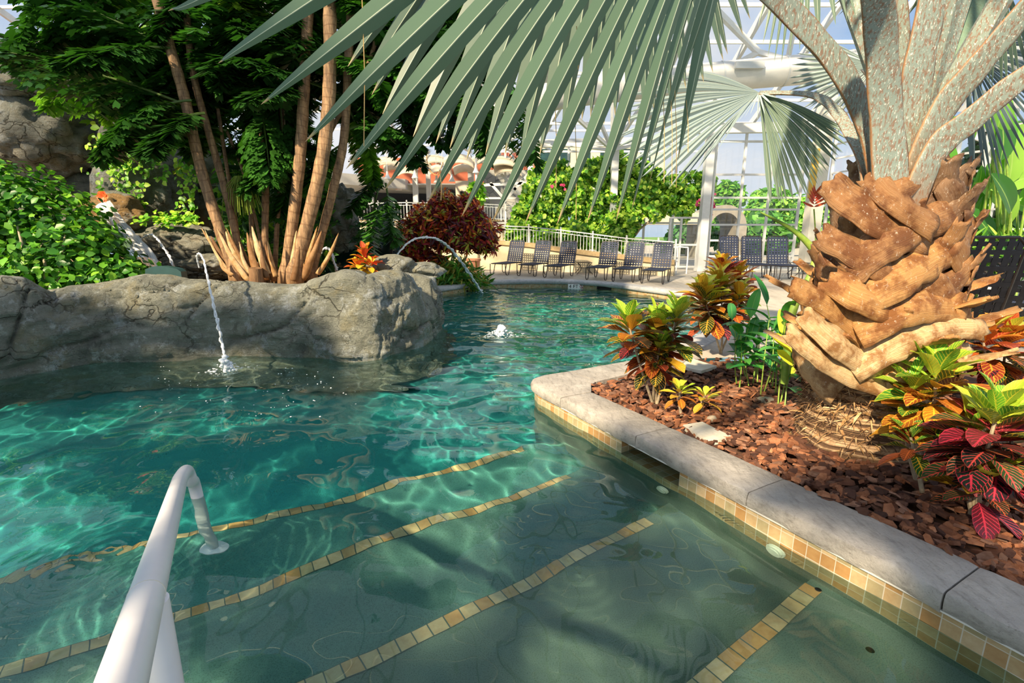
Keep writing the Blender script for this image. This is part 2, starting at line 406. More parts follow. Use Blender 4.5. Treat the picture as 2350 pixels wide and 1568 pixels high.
# planter soil and mulch
inner_line = [outer(6.4) + INL, outer(.5) + INL, IC, i9] + bin_[1:]
poly = [(p.x, p.y) for p in inner_line] + [(4.6, 6.2), (7.2, 4.6), (7.4, -1.5)]
mb = MB(); mb.add([(x, y, .165) for x, y in poly], [tuple(range(len(poly)))])
tag(mb.build('ground_planter_soil', M['soil'], smooth=False), kind='structure')
def inside(x, y, poly):
    c = False; n = len(poly)
    for i in range(n):
        x1, y1 = poly[i]; x2, y2 = poly[(i+1) % n]
        if (y1 > y) != (y2 > y) and x < (x2-x1)*(y-y1)/(y2-y1)+x1: c = not c
    return c
M['bark'] = plain('bark_chip', '#ffffff', '#d8c8b8', 30, .85, .5, 90, vc=True)
def mulch():
    rs = random.Random(11); mb = MB(); n = 0
    pal = [srgb(c) for c in ('#8a5a3c', '#a06a48', '#6d452f', '#5a3a2a', '#b27a55', '#7d5844', '#94705a', '#4d3124')]
    while n < 8200:
        x = rs.uniform(.8, 4.6); y = rs.uniform(1.0, 6.0)
        if rs.random() > 1.15 - .17*y: continue
        if not inside(x, y, poly): continue
        r = math.hypot(x-2.55, y-3.35)
        if r < .3: continue
        z = .175 + .03*rs.random() + .06*math.exp(-(r-.4)**2*3)
        L = rs.uniform(.022, .062); W = L*rs.uniform(.35, .75); T = rs.uniform(.004, .011)
        R = Matrix.Rotation(rs.uniform(0, 6.28), 3, 'Z') @ Matrix.Rotation(rs.gauss(0, .28), 3, 'X') @ Matrix.Rotation(rs.gauss(0, .28), 3, 'Y')
        k = 6; ang = [2*PI*i/k + rs.uniform(-.3, .3) for i in range(k)]
        ring = [(math.cos(a)*L*rs.uniform(.75, 1.1), math.sin(a)*W*rs.uniform(.75, 1.1)) for a in ang]
        c = Vector((x, y, z))
        vs = [c + R @ Vector((p[0], p[1], T)) for p in ring] + [c + R @ Vector((p[0]*1.08, p[1]*1.08, -T)) for p in ring]
        fs = [tuple(range(k))] + [(i, i+k, (i+1) % k + k, (i+1) % k) for i in range(k)]
        col = rs.choice(pal); f = rs.uniform(.75, 1.25)
        mb.add(vs, fs, col=(col[0]*f, col[1]*f, col[2]*f, 1)); n += 1
    tag(mb.build('bark_mulch', M['bark'], smooth=False), 'reddish brown bark chips covering the planter soil', 'mulch', kind='stuff')
mulch()
# slabs and pebbles in the planter
def slab(name, pts, z0, z1, label):
    mb = MB(); ps = [P(x, y, z1) for x, y in pts]; c = sum(ps, Vector())/len(ps)
    mb.prism([(p.x, p.y) for p in ps], z0, z1); o = mb.build(name, M['slab'], origin=(c.x, c.y, z0)); tag(o, label, 'stone slab')
slab('stone_slab', [(1568, 975), (1612, 968), (1645, 985), (1678, 1000), (1650, 1009), (1622, 1008)], .19, .235, 'pale square stone slab leaning on the coping in front of the palm')
slab('stone_slab', [(1562, 838), (1586, 822), (1618, 832), (1645, 840), (1610, 851), (1585, 846)], .20, .235, 'pale stone slab lying behind the two croton shrubs near the back coping')
def rockmesh(mb, c, r, seed, sub=3, amp=.25, fr=1.2, rot=0.0, fl=None, ridge=0.0):
    bm = bmesh.new(); bmesh.ops.create_icosphere(bm, subdivisions=sub, radius=1.0)
    R = Matrix.Rotation(rot, 3, 'Z'); vs = []
    for v in bm.verts:
        d = v.co.normalized(); n = mn.fractal(d*fr + Vector((seed, seed*.7, 3)), 1.0, 2.1, 6)
        if ridge:
            q = mn.voronoi(Vector((d.x*1.6, d.y*1.6, d.z*2.6)) * fr + Vector((seed, 0, 0)))[0]; n -= ridge*max(0, .22 - (q[1]-q[0]))*3
        s = 1 + amp*n; p = Vector((d.x*r[0]*s, d.y*r[1]*s, d.z*r[2]*s))
        vs.append(Vector(c) + R @ p)
    fs = [tuple(v.index for v in f.verts) for f in bm.faces]; bm.free(); mb.add(vs, fs)
M['pebble'] = plain('pebble_stone', '#b5a993', '#8f8674', 15, .7, .3, 60)
for (x, y, r, lb) in ((1757, 917, .10, 'flat tan stone lying in the bark beside the ginger stems'), (1634, 960, .045, 'small tan pebble lying in the bark above the square slab')):
    mb = MB(); p = P(x, y, .21); rockmesh(mb, (p.x, p.y, .2), (r, r*.6, .035), x, 2, .15)
    tag(mb.build('pebble', M['pebble'], origin=(p.x, p.y, .18), smooth='all'), lb, 'stone')
# decks around the pool
EDGE = [(-9, 10.2), (-4.5, 11.9), (-2.9, 12.7), (-2.02, 13.25), (-1.4, 14.1), (-.75, 15.0), (.4, 15.35), (1.67, 15.25), (2.68, 14.56), (3.49, 13.45), (4.15, 12.3), (4.4, 10.8), (4.0, 9.2), (3.1, 7.7), (2.3, 6.65), (2.05, 6.25)]
ES = [tuple(v)[:2] for v in catmull([(x, y, 0) for x, y in EDGE[3:]], 5)]; ES = EDGE[:3] + ES
mb = MB(); dk = ES + [(2.3, 5.9), (4.6, 6.2), (7.2, 4.6), (30, 4.0), (30, 48), (-14, 48), (-14, 10.2)]
mb.add([(x, y, CZ-.01) for x, y in dk], [tuple(range(len(dk)))])
o = mb.build('floor_deck', M['deck'], smooth=False); tag(o, kind='structure')
mb = MB(); acc = 0; vs = []; 
def offs(path, d):
    out = []
    for i, p in enumerate(path):
        a = path[max(i-1, 0)]; b = path[min(i+1, len(path)-1)]; t = Vector((b[0]-a[0], b[1]-a[1])).normalized()
        out.append((p[0] - t.y*d, p[1] + t.x*d))
    return out
o0 = offs(ES, 0.0)
prof = [(-.02, .10), (-.05, .13), (-.055, .17), (-.04, .205), (0, .226), (.15, .23), (.3, .226), (.31, .2)]
cols = [offs(ES, d) for d, z in prof]
fc = empty('pool_coping', (1, 15.3, .1), 'grey rough stone coping curving round the far end of the pool', 'coping')
vs = [(cols[k][i][0] + .01*mn.noise(Vector((i*1.7, k*.9, 0))), cols[k][i][1] + .01*mn.noise(Vector((k, i*1.3, 5))), prof[k][1] + .006*mn.noise(Vector((i*.9, k, 9)))) for i in range(len(ES)) for k in range(len(prof))]
mb.add(vs, grid_mesh(None, len(ES), len(prof))); mb.build('coping_stone', M['far_coping'], fc)
mb = MB(); w = offs(ES, .02); s = .05
for p, q in zip(w, w[1:]):
    L = math.hypot(q[0]-p[0], q[1]-p[1])/s
    mb.add([(*p, -.25), (*q, -.25), (*q, .11), (*p, .11)], [(0, 1, 2, 3)], [(acc, -5), (acc+L, -5), (acc+L, 2.2), (acc, 2.2)]); acc += L
tag(mb.build('wall_far_tiles', M['tile'], smooth=False), kind='structure')
mb = MB()
for p, q in zip(w, w[1:]): mb.quad((*p, -1.6), (*q, -1.6), (*q, -.25), (*p, -.25))
tag(mb.build('wall_far_plaster', M['plaster'], smooth=False), kind='structure')
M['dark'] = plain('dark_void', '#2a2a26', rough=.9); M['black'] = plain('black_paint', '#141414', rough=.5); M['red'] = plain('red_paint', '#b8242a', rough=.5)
for (x, y, lb) in ((1116, 664, 'dark skimmer slot in the far pool wall below the croton tree'), (1418, 659, 'dark skimmer slot in the far pool wall right of the depth sign')):
    p = P(x, y, .06); mb = MB(); i = min(range(len(ES)), key=lambda k: (ES[k][0]-p.x)**2 + (ES[k][1]-p.y)**2)
    a, b = ES[i-1], ES[i+1]; t = Vector((b[0]-a[0], b[1]-a[1], 0)).normalized(); c = Vector((*ES[i], 0)); n = Vector((t.y, -t.x, 0))
    for k, (dx, dz, w1, h1) in enumerate(((-.22, .045, .04, .13), (.22, .045, .04, .13), (0, .105, .44, .02), (0, 0, .44, .03))):
        mb.box(c + t*dx + n*.0 + Vector((0, 0, dz)), (w1, .06, h1), rz=math.atan2(t.y, t.x))
    mb.box(c + Vector((0, 0, .05)) + n*.012*-1, (.4, .03, .1), rz=math.atan2(t.y, t.x))
    tag(mb.build('pool_skimmer', M['dark'], origin=c), lb, 'skimmer')
def text(name, s, size, loc, rot, m, parent, ext=.002, align='CENTER'):
    cu = bpy.data.curves.new(name, 'FONT'); cu.body = s; cu.size = size; cu.extrude = ext; cu.align_x = align; cu.align_y = 'CENTER'
    cu.materials.append(m); tmp = bpy.data.objects.new('tmp_text', cu); COL.objects.link(tmp)
    bpy.context.view_layer.update()
    me = bpy.data.meshes.new_from_object(tmp.evaluated_get(bpy.context.evaluated_depsgraph_get())); bpy.data.objects.remove(tmp)
    o = bpy.data.objects.new(name, me); COL.objects.link(o); o.rotation_euler = rot
    o.parent = parent; o.location = Vector(loc) - (parent.matrix_basis.translation if parent else Vector()); return o
M['sign_white'] = plain('sign_white', '#ece8e4', rough=.35)
p = Vector((1.93, 15.05, .055)); sg = empty('depth_sign', p, 'white pool wall tile sign reading 4 FT with a red no diving symbol', 'sign')
mb = MB(); mb.box(p, (.50, .02, .15)); mb.build('sign_plate', M['sign_white'], sg)
text('lettering', '4 FT', .15, p + Vector((-.08, -.014, 0)), (PI/2, 0, 0), M['black'], sg)
mb = MB(); c = p + Vector((.165, -.014, 0)); mb.tube([c + Vector((math.cos(a)*.055, 0, math.sin(a)*.055)) for a in [2*PI*k/20 for k in range(21)]], .007, 5)
mb.bar(c + Vector((-.04, 0, .04)), c + Vector((.04, 0, -.04)), .01); mb.build('symbol', M['red'], sg)
mb = MB(); mb.box(c + Vector((0, .004, 0)), (.015, .004, .06)); mb.box(c + Vector((.0, .004, .036)), (.02, .004, .018)); mb.box(c + Vector((0, .004, -.035)), (.05, .004, .008)); mb.build('diver_figure', M['black'], sg)
# underwater fittings
M['fit'] = plain('white_fitting', '#d9e0d2', rough=.4)
for (x, y, d, lb) in ((1494, 1137, .22, 'round white underwater fitting on the pool wall below the skimmer mouth'), (1790, 1258, .10, 'round white underwater fitting on the pool wall near the bottom right corner')):
    p0 = U(x, y, d); s = (p0 - C0).dot(cdir); p = outer(s) + cperp*.02; p.z = -d; mb = MB()
    nrm = -cperp
    rot = nrm.to_track_quat('Z', 'Y').to_matrix()
    for r, h0, h1 in ((.058, 0, .012), (.048, .012, .028), (.03, .028, .036)):
        k = 24; vs = [p + rot @ Vector((r*math.cos(2*PI*i/k), r*math.sin(2*PI*i/k), h)) for h in (h0, h1) for i in range(k)]
        mb.add(vs, [(i, (i+1) % k, (i+1) % k + k, i+k) for i in range(k)] + [tuple(range(k, 2*k))])
    tag(mb.build('return_fitting', M['fit'], origin=p), lb, 'pool fitting').cycles.is_caustics_receiver = True

for (x, y, r, lb) in ((1878, 1356, .018, 'small dark drain hole in the step beside the nearest tile strip'), (1996, 1490, .018, 'small dark drain hole in the step near the bottom right corner')):
    p = U(x, y, .2); mb = MB(); mb.lathe((p.x, p.y, -.199), [(r, 0), (r*.9, .004), (r*.5, .005)], 16); tag(mb.build('floor_drain', M['dark'], origin=(p.x, p.y, -.199)), lb, 'drain')
# ================= the big silver palm =================
def petiole_mat():
    t = NT('petiole_skin'); uv = t.coord('UV'); co = t.coord()
    fl = t.noise(t.mapping(co, (75, 75, 26)), 1.0, 4, .7); big = t.noise(co, 3.0, 3)
    c = t.mix(big, srgb('#6f8279'), srgb('#98a49a'))
    c = t.mix(t.ramp(fl, [(.50, (0, 0, 0)), (.58, (.85, .85, .85))]), c, srgb('#82604a'))
    fl2 = t.noise(t.mapping(co, (120, 120, 45)), 1.0, 3, .6)
    c = t.mix(t.ramp(fl2, [(.60, (0, 0, 0)), (.66, (1, 1, 1))]), c, srgb('#d8d8cc'))
    e = t.new('Attribute', _attribute_name='Col').outputs['Color']
    c = t.mix(t.new('SeparateColor', Color=e).outputs[0], c, srgb('#9a6a3e'))
    c = t.mix(t.new('SeparateColor', Color=e).outputs[1], c, srgb('#6f8f78'))
    return t.done(t.principled(c, .55, t.bump(fl, .25, .004)))
M['petiole'] = petiole_mat()
def boot_mat():
    t = NT('old_leaf_base'); co = t.coord(); at = t.new('Attribute', _attribute_name='Col').outputs['Color']; uv = t.coord('UV')
    gr = t.noise(t.mapping(uv, (34, 2.2, 1)), 1.0, 5, .7); bl = t.noise(co, 7, 5, .65)
    c = t.mix(t.ramp(gr, [(.35, (0, 0, 0)), (.7, (.85, .85, .85))]), at, t.mix(1.0, at, srgb('#d6b084'), 'MULTIPLY'))
    c = t.mix(t.ramp(bl, [(.46, (0, 0, 0)), (.60, (.9, .9, .9))]), c, t.mix(1.0, at, srgb('#a07c56'), 'MULTIPLY'))
    sc = t.noise(t.mapping(co, (55, 55, 30)), 1.0, 4, .8)
    c = t.mix(t.ramp(sc, [(.60, (0, 0, 0)), (.68, (.55, .55, .55))]), c, srgb('#e6dccb'))
    nrm = t.bump(gr, .7, .012, t.bump(bl, .5, .02))
    return t.done(t.principled(c, .62, nrm))
M['boot'] = boot_mat()
def bark_mat():
    t = NT('palm_trunk_bark'); co = t.coord(); sep = t.new('SeparateXYZ', Vector=co)
    w = t.new('TexWave', Vector=t.mapping(co, (0, 0, 1)), Scale=5.0, Distortion=9.0, Detail=4, Detail_Scale=3.0).outputs[1]; w.node.bands_direction = 'Z'
    n = t.noise(co, 16, 6, .7)
    c = t.ramp(t.math('MULTIPLY', w, n), [(.08, srgb('#5d452f')), (.3, srgb('#a58460')), (.6, srgb('#cdb089'))])
    return t.done(t.principled(c, .85, t.bump(t.math('ADD', w, n), .8, .03)))
M['bark_ring'] = bark_mat()
M['fiber'] = plain('dry_fibre', '#ffffff', '#d9c9b0', 25, .85, vc=True)
def strip_solid(mb, pts, dirs, nrm, w, th, cup=0.0, ragged=0.0, col=(1, 1, 1, 1), seed=0, nk=6):
    """solid curved slab: pts centre line, dirs width directions, nrm normals, w half widths, th thickness"""
    vs = []; uv = []; n = len(pts)
    for side in (1, -1):
        for i in range(n):
            for k in range(nk + 1):
                u = k/nk*2 - 1; e = mn.noise(Vector((i*.7 + seed, u*2.3, seed*1.3)))*ragged
                d = -cup*(1 - u*u)
                t = th[i]*(1 - .75*u*u) * .5 * side
                fr = Vector((0, 0, 0)) if i < n-1 else (pts[-1] - pts[-2]).normalized()*(.06*mn.noise(Vector((u*4 + seed*3, seed, 1))) + .03*mn.noise(Vector((u*15, seed, 4))))*min(1, ragged*3)
                vs.append(fr + pts[i] + dirs[i]*(u*w[i]*(1 + e*.6)) + nrm[i]*(t - d*w[i] + e*.03)); uv.append((k/nk, i/(n-1)))
    m = nk + 1; N = n*m; fs = []
    for i in range(n-1):
        for k in range(nk):
            a, b, c, d = i*m+k, i*m+k+1, (i+1)*m+k+1, (i+1)*m+k
            fs.append((a, b, c, d)); fs.append((N+d, N+c, N+b, N+a))
        fs.append((i*m, (i+1)*m, N+(i+1)*m, N+i*m)); fs.append((i*m+nk, N+i*m+nk, N+(i+1)*m+nk, (i+1)*m+nk))
    for k in range(nk):
        fs.append((k, N+k, N+k+1, k+1)); a = (n-1)*m + k; fs.append((a, a+1, N+a+1, N+a))
    mb.add(vs, fs, uv, col)
PB = Vector((2.50, 3.40, .17))
def axis(z): return Vector((2.50 + .02*z, 3.40, z))
palm = empty('fan_palm', PB, 'big silver fan palm with criss-crossed tan leaf bases growing from the bark planter', 'palm tree')
# trunk
mb = MB(); n = 60; seg = 72; vs = []; uv = []
for i in range(n):
    z = .1 + 2.25*i/(n-1)
    r = interp([.1, .2, .35, .6, .75, 1.0, 1.5, 2.1, 2.35], [.50, .43, .36, .345, .36, .38, .34, .25, .12], z)
    for k in range(seg):
        a = 2*PI*k/seg; nn = mn.fractal(Vector((math.cos(a)*3, math.sin(a)*3, z*6)), 1, 2, 5)
        rr = r + .03*nn + .003*math.sin(z*95 + 2*math.sin(a*2)); c = axis(z)
        vs.append((c.x + rr*math.cos(a), c.y + rr*math.sin(a), z)); uv.append((k/seg*4, z))
mb.add(vs, grid_mesh(None, n, seg, True), uv); mb.build('trunk', M['bark_ring'], palm, smooth='all')
# fibres round the foot of the trunk
mb = MB(); rs = random.Random(5)
for i in range(1700):
    a = rs.uniform(0, 2*PI); z = rs.triangular(.18, .95, .55); r = interp([.1, .2, .35, .6, .95], [.5, .44, .37, .37, .42], z) - .01
    c = axis(z); o = Vector((math.cos(a), math.sin(a), 0)); tt = Vector((-o.y, o.x, 0))
    p = Vector((c.x, c.y, z)) + o*r; L = rs.uniform(.03, .13); w = rs.uniform(.0012, .005)*(2.2 if rs.random() < .12 else 1)
    d = (tt*rs.gauss(0, 1) + Vector((0, 0, rs.gauss(-.2, .7))) + o*rs.uniform(.1, .8)).normalized()
    e = p + d*L*.5 + o*.01; f = e + (d + o*.3 + Vector((0, 0, -.6))).normalized()*L*.5
    sd = d.cross(o).normalized()*w; c0 = srgb(rs.choice(('#a07f52', '#b89a70', '#7d5f41', '#a8855a', '#5f452e', '#cbb48c')))
    mb.add([p - sd, p + sd, e + sd, e - sd, f], [(0, 1, 2, 3), (3, 2, 4)], col=(*c0, 1))
o = mb.build('trunk_fibre', M['fiber'], palm, smooth=False); o['kind'] = 'stuff'
# criss-cross leaf bases: every old base splits into two legs that wrap the trunk
rs = random.Random(21)
def boot(z, a, kind, seed):
    r = interp([.5, .8, 1.3, 1.8, 2.2], [.36, .41, .38, .30, .22], z)
    mb = MB(); o = Vector((math.cos(a), math.sin(a), 0)); tt = Vector((-o.y, o.x, 0)); U3 = Vector((0, 0, 1))
    base = [srgb('#cfb485'), srgb('#b98f58'), srgb('#9f7a50'), srgb('#91765a')][kind]
    f = rs.uniform(.85, 1.12); col = (base[0]*f, base[1]*f, base[2]*f, 1)
    c = axis(z); stub_w = rs.uniform(.060, .085)
    reach = rs.uniform(.16, .30) if kind < 2 else rs.uniform(.08, .16)
    lean = rs.uniform(-.35, .35)
    for sgn in (-1, 1):                       # leg: from the lower side of the trunk up to the fork
        pts, dirs, nr, w, th = [], [], [], [], []
        for i in range(9):
            t = i/8; aa = a + sgn*(1 - t)**1.15*rs.uniform(.62, .70)*1.3; zz_ = z - .24*(1-t)
            oo = Vector((math.cos(aa), math.sin(aa), 0)); cc_ = axis(zz_); rr = r + .02 + .05*t + (.02 if sgn > 0 else .0)
            pts.append(Vector((cc_.x, cc_.y, zz_)) + oo*rr); nr.append(oo)
        for i in range(9):
            tg = (pts[min(i+1, 8)] - pts[max(i-1, 0)]).normalized(); dirs.append(nr[i].cross(tg).normalized()); w.append((.088 + .02*math.sin(i/8*PI))*(1 - .15*i/8)); th.append(.018)
        strip_solid(mb, pts, dirs, nr, w, th, .12, .45, col, seed + sgn)
    pts, dirs, nr, w, th = [], [], [], [], []
    for i in range(8):
        t = i/7; zz_ = z - .05 + reach*(.55 if kind < 2 else 1.1)*t; p = Vector((axis(z).x, axis(z).y, zz_)) + o*(r + .045 + reach*t*(1 if kind < 2 else .55)) + tt*lean*reach*t
        pts.append(p)
    for i in range(8):
        tg = (pts[min(i+1, 7)] - pts[max(i-1, 0)]).normalized(); d = tt - tg*tt.dot(tg); d.normalize(); dirs.append(d); nr.append(tg.cross(d)*-1 if (tg.cross(d)).dot(U3) < 0 else tg.cross(d))
        w.append(stub_w*(1.25 - .4*i/7)); th.append(.034 - .012*i/7)
    for i in range(8):
        if nr[i].dot(o) < 0 and kind >= 2: nr[i] = -nr[i]
    strip_solid(mb, pts, dirs, nr, w, th, .22, .45, col, seed*2)
    mb.build('leaf_base', M['boot'], palm, smooth='all')
ga = 2.39996
k = 0
for i in range(46):
    z = .90 + 1.24*i/45; a = i*ga + .5
    kind = 0 if z < .98 else (1 if z < 1.45 else (2 if z < 1.85 else 3))
    boot(z, a, kind, i*3.1)
# stubs the photograph shows sticking out to the sides
def stub(pts_px, D, w0, w1, kind, seed, th=.03):
    base = [srgb('#dcc496'), srgb('#bf965e'), srgb('#a07a50')][kind]; mb = MB()
    pts = catmull([PD(x, y, d) for (x, y), d in zip(pts_px, D)], 5); n = len(pts); dirs, nr = [], []
    for i in range(n):
        tg = (pts[min(i+1, n-1)] - pts[max(i-1, 0)]).normalized()
        d = (Vector((0, .35, 1)) - tg*Vector((0, .35, 1)).dot(tg)).normalized(); dirs.append(d); nn = d.cross(tg); nr.append(nn if nn.y < 0 else -nn)
    strip_solid(mb, pts, dirs, nr, [1.15*(w0 + (w1-w0)*i/(n-1)) for i in range(n)], [th]*n, .25, .5, (*base, 1), seed)
    mb.build('leaf_base', M['boot'], palm, smooth='all')
for a_ in ([((2010, 790), (1900, 700), (1812, 655)), (3.05, 2.95, 2.9), .085, .062, 1, 1], [((2010, 850), (1920, 790), (1840, 715)), (3.0, 2.9, 2.9), .085, .065, 0, 2],
           [((2060, 900), (1930, 850), (1852, 800), (1806, 755)), (3.0, 2.95, 2.9, 2.9), .075, .05, 0, 3], [((1950, 850), (2080, 780), (2190, 752), (2255, 757)), (2.95, 2.9, 2.95, 3.0), .085, .055, 0, 4],
           [((1960, 760), (2080, 715), (2150, 705), (2205, 712)), (2.95, 2.88, 2.95, 3.0), .09, .065, 1, 5], [((2010, 900), (2100, 830), (2160, 805), (2222, 808)), (3.0, 2.95, 3.0, 3.05), .075, .05, 0, 6],
           [((2060, 700), (2120, 655), (2170, 640), (2223, 637)), (3.05, 3.0, 3.05, 3.1), .06, .045, 1, 7], [((1960, 690), (2060, 640), (2150, 590), (2210, 570)), (2.95, 2.9, 3.0, 3.15), .10, .08, 1, 8],
           [((1940, 620), (2030, 560), (2130, 510), (2205, 480)), (2.98, 2.92, 3.0, 3.15), .10, .075, 2, 9], [((2120, 560), (2000, 500), (1900, 420)), (3.0, 2.95, 3.05), .09, .07, 2, 10],
           [((2100, 660), (1990, 600), (1880, 535)), (2.98, 2.93, 3.05), .09, .06, 2, 11], [((2080, 720), (1980, 690), (1900, 640)), (2.98, 2.88, 2.95), .09, .07, 1, 12],
           [((1990, 480), (2060, 440), (2120, 410)), (3.0, 2.97, 3.1), .08, .07, 2, 13], [((2140, 520), (2060, 470), (1990, 400)), (2.95, 2.93, 3.02), .08, .055, 2, 14]):
    stub(*a_)
# petioles
def petiole(wp, w0, w1, th0, th1, side=(1, 0, 0), green=0.0, name='leaf_stalk'):
    pts = catmull([PD(x, y, D) for x, y, D in wp], 7); n = len(pts); mb = MB(); vs = []; uv = []; cols = []
    prof = []                                  # crescent: flat channelled upper face, keeled lower face
    for k in range(14):
        a = 2*PI*k/14; x = math.cos(a); y = math.sin(a)
        y = y*.95 if y < 0 else y*.25 - .12*(1 - abs(x))
        prof.append((x, y))
    S0 = Vector(side)
    nv = len(mb.v)
    for i in range(n):
        t = i/(n-1); tg = (pts[min(i+1, n-1)] - pts[max(i-1, 0)]).normalized()
        sx = (S0 - tg*S0.dot(tg)).normalized(); up = sx.cross(tg); 
        w = w0 + (w1-w0)*min(1, t*1.0)**.6; th = th0 + (th1-th0)*t
        for k, (x, y) in enumerate(prof):
            e = .004*math.sin(i*5 + k) if abs(x) > .95 else 0
            vs.append(pts[i] + sx*(x*(w+e)) + up*(y*th)); uv.append((k/14, t*6))
            ed = 1.0 if abs(x) > .93 else 0.0; cols.append((max(ed, .75*max(0, 1 - t*5)), green, 0, 1))
    fs = grid_mesh(None, n, 14, True) + [tuple(range(13, -1, -1)), tuple((n-1)*14 + k for k in range(14))]
    mb.add(vs, fs, uv); mb.has = True; mb.col = cols
    return mb.build(name, M['petiole'], palm, smooth='all')
HUB1 = PD(1840, -740, 1.75); HUB2 = PD(1450, -640, 2.35)
ST2 = petiole([(2035, 470, 3.12), (1998, 300, 3.1), (1925, 150, 3.0), (1790, 0, 2.85), (1620, -180, 2.6), (1450, -640, 2.35)], .105, .045, .055, .03, (1, .3, 0))
ST1 = petiole([(2055, 560, 2.98), (2045, 400, 2.98), (2030, 200, 2.9), (2015, 0, 2.7), (1980, -250, 2.3), (1840, -740, 1.75)], .15, .045, .07, .03, (1, .1, 0))
petiole([(2080, 470, 3.1), (2092, 300, 3.15), (2110, 150, 3.1), (2140, 0, 3.05), (2170, -300, 3.0)], .14, .07, .06, .04, (1, .1, 0))
petiole([(2060, 420, 3.3), (2070, 200, 3.35), (2050, 0, 3.3), (2040, -200, 3.3)], .10, .06, .05, .035, (1, -.2, 0))
petiole([(2110, 400, 3.3), (2160, 200, 3.5), (2215, 60, 3.7), (2290, -80, 3.9)], .09, .045, .05, .03, (1, -.2, 0), .8)
petiole([(2085, 440, 3.05), (2160, 262, 3.1), (2240, 160, 3.05), (2350, 30, 2.95), (2500, -150, 2.8)], .12, .055, .05, .035, (.6, .2, -.6))
petiole([(2090, 480, 3.0), (2150, 345, 3.0), (2230, 275, 2.95), (2350, 178, 2.85), (2560, 60, 2.7)], .115, .05, .05, .03, (.5, .2, -.8))
STS = petiole([(1990, 450, 3.2), (1985, 380, 3.25), (1955, 310, 3.4), (1905, 240, 3.8), (1850, 215, 4.1), (1742, 212, 4.4)], .06, .026, .035, .018, (.5, .4, .5))
STR = petiole([(2100, 360, 3.5), (2160, 150, 4.0), (2200, 120, 4.5)], .05, .03, .03, .02, (1, 0, 0))
STB = petiole([(2030, 330, 3.5), (2010, 200, 4.0), (1985, 160, 4.5)], .05, .03, .03, .02, (1, 0, 0))
# blades
M['silver_leaf'] = leafmat('silver_palm_leaf', .12, .42, (.035, '#c3cdb4', .8), 9)
def fan(hub, tips, join, wmax, col, par=None, colv=.08, sag=.15, ways=None, name='leaf_blade', fold=.30, seed=1, brown=.0, nst=16, wfac=1.0):
    """pleated palm blade: leaflets share edges up to join, then run free to their tips"""
    mb = MB(); rs = random.Random(seed); n = len(tips); hub = Vector(hub); c0 = srgb(col)
    for i in range(n):
        tip = tips[i]; a = tips[max(i-1, 0)]; b = tips[min(i+1, n-1)]
        tan = (b - a)*(.5 if 0 < i < n-1 else 1.0)
        if ways: path = catmull([hub, ways[i], tip], nst//2)
        else:
            m = hub.lerp(tip, .5); m.z += sag*(tip - hub).length*.35; path = catmull([hub, m, tip], nst//2)
        N = len(path); jit = rs.uniform(1-colv*1.5, 1+colv*1.5); vs = []; uv = []; cols = []
        for k in range(N):
            t = k/(N-1); tg = (path[min(k+1, N-1)] - path[max(k-1, 0)]).normalized()
            wd = tan - tg*tan.dot(tg); L = wd.length
            wd = wd.normalized() if L > 1e-5 else Vector((1, 0, 0)); nn = tg.cross(wd).normalized()
            sp = L * t * wfac
            if t < join: w = min(sp*.5, wmax)
            else:
                wj = min(L*join*wfac*.5, wmax); q = (t - join)/(1 - join); w = wj*(1 + .25*q*(1-q)*2)*max(0.012, min(1.0, (1-q)*1.75)**.85)
                w = min(w, wmax)
            if ways: w = wmax*min(1, sp*.5/wmax)*max(.012, min(1.0, (path[k]-path[-1]).length/.36)**.8)
            f = fold*w*(1 if True else -1)
            p = path[k]; bc = 1.0
            cc = c0
            if brown and t > 1-brown: cc = srgb('#c9a878')
            cj = (cc[0]*jit, cc[1]*jit, cc[2]*jit, 1)
            vs += [p - wd*w, p + nn*f*1.6, p + wd*w]; uv += [(0, t), (.5, t), (1, t)]; cols += [cj]*3
        nb = len(mb.v); mb.add(vs, [(k*3+j, k*3+j+1, (k+1)*3+j+1, (k+1)*3+j) for k in range(N-1) for j in (0, 1)], uv)
        mb.col[nb:] = cols; mb.has = True
    return mb.build(name, M['silver_leaf'], par or palm, smooth=False)
def px(lst, D0, D1=None):
    n = len(lst); D1 = D0 if D1 is None else D1
    return [PD(x, y, D0 + (D1-D0)*i/max(1, n-1)) for i, (x, y) in enumerate(lst)]
T1 = [(386, 25), (501, 145), (599, 240), (701, 325), (794, 388), (883, 436), (982, 463), (1059, 498), (1129, 512), (1205, 514), (1278, 516), (1347, 512), (1414, 507), (1449, 484), (1490, 420), (1517, 313), (1555, 369)]
W1 = [(640, -95), (720, -2), (905, -2), (1030, 0), (1128, 0), (1200, 0), (1264, 0), (1325, 0), (1385, 0), (1437, 0), (1484, 0), (1522, 0), (1555, 0), (1580, 0), (1600, 0), (1618, 0), (1632, 0)]
tips = px(T1, 1.12, 1.95); ways = px(W1, 1.25, 1.85)
fan(HUB1, tips, .42, .0275, '#5c7663', par=ST1, ways=ways, brown=.06, nst=28, seed=3, fold=.22, wfac=3)
T2 = [(798, 153), (825, 200), (853, 218), (878, 262), (948, 314), (1000, 330), (1032, 341), (1070, 368), (1114, 356), (1158, 356), (1195, 358), (1239, 356), (1290, 310), (1335, 277), (1355, 271), (1386, 286), (1411, 268), (1444, 286), (1480, 271), (1502, 259), (1540, 240), (1574, 203), (1615, 189), (1636, 167), (1660, 140), (1670, 125), (1705, 80), (1722, 45)]
fan(HUB2, px(T2, 2.0, 2.75), .5, .036, '#5c7266', par=ST2, sag=.12, brown=.04, nst=20, seed=4, wfac=2.2)
T3 = [(1740, 60), (1750, 103), (1762, 130), (1777, 143), (1793, 146), (1812, 130), (1835, 118), (1852, 116), (1880, 95), (1918, 58), (1945, 50), (1966, 45)]
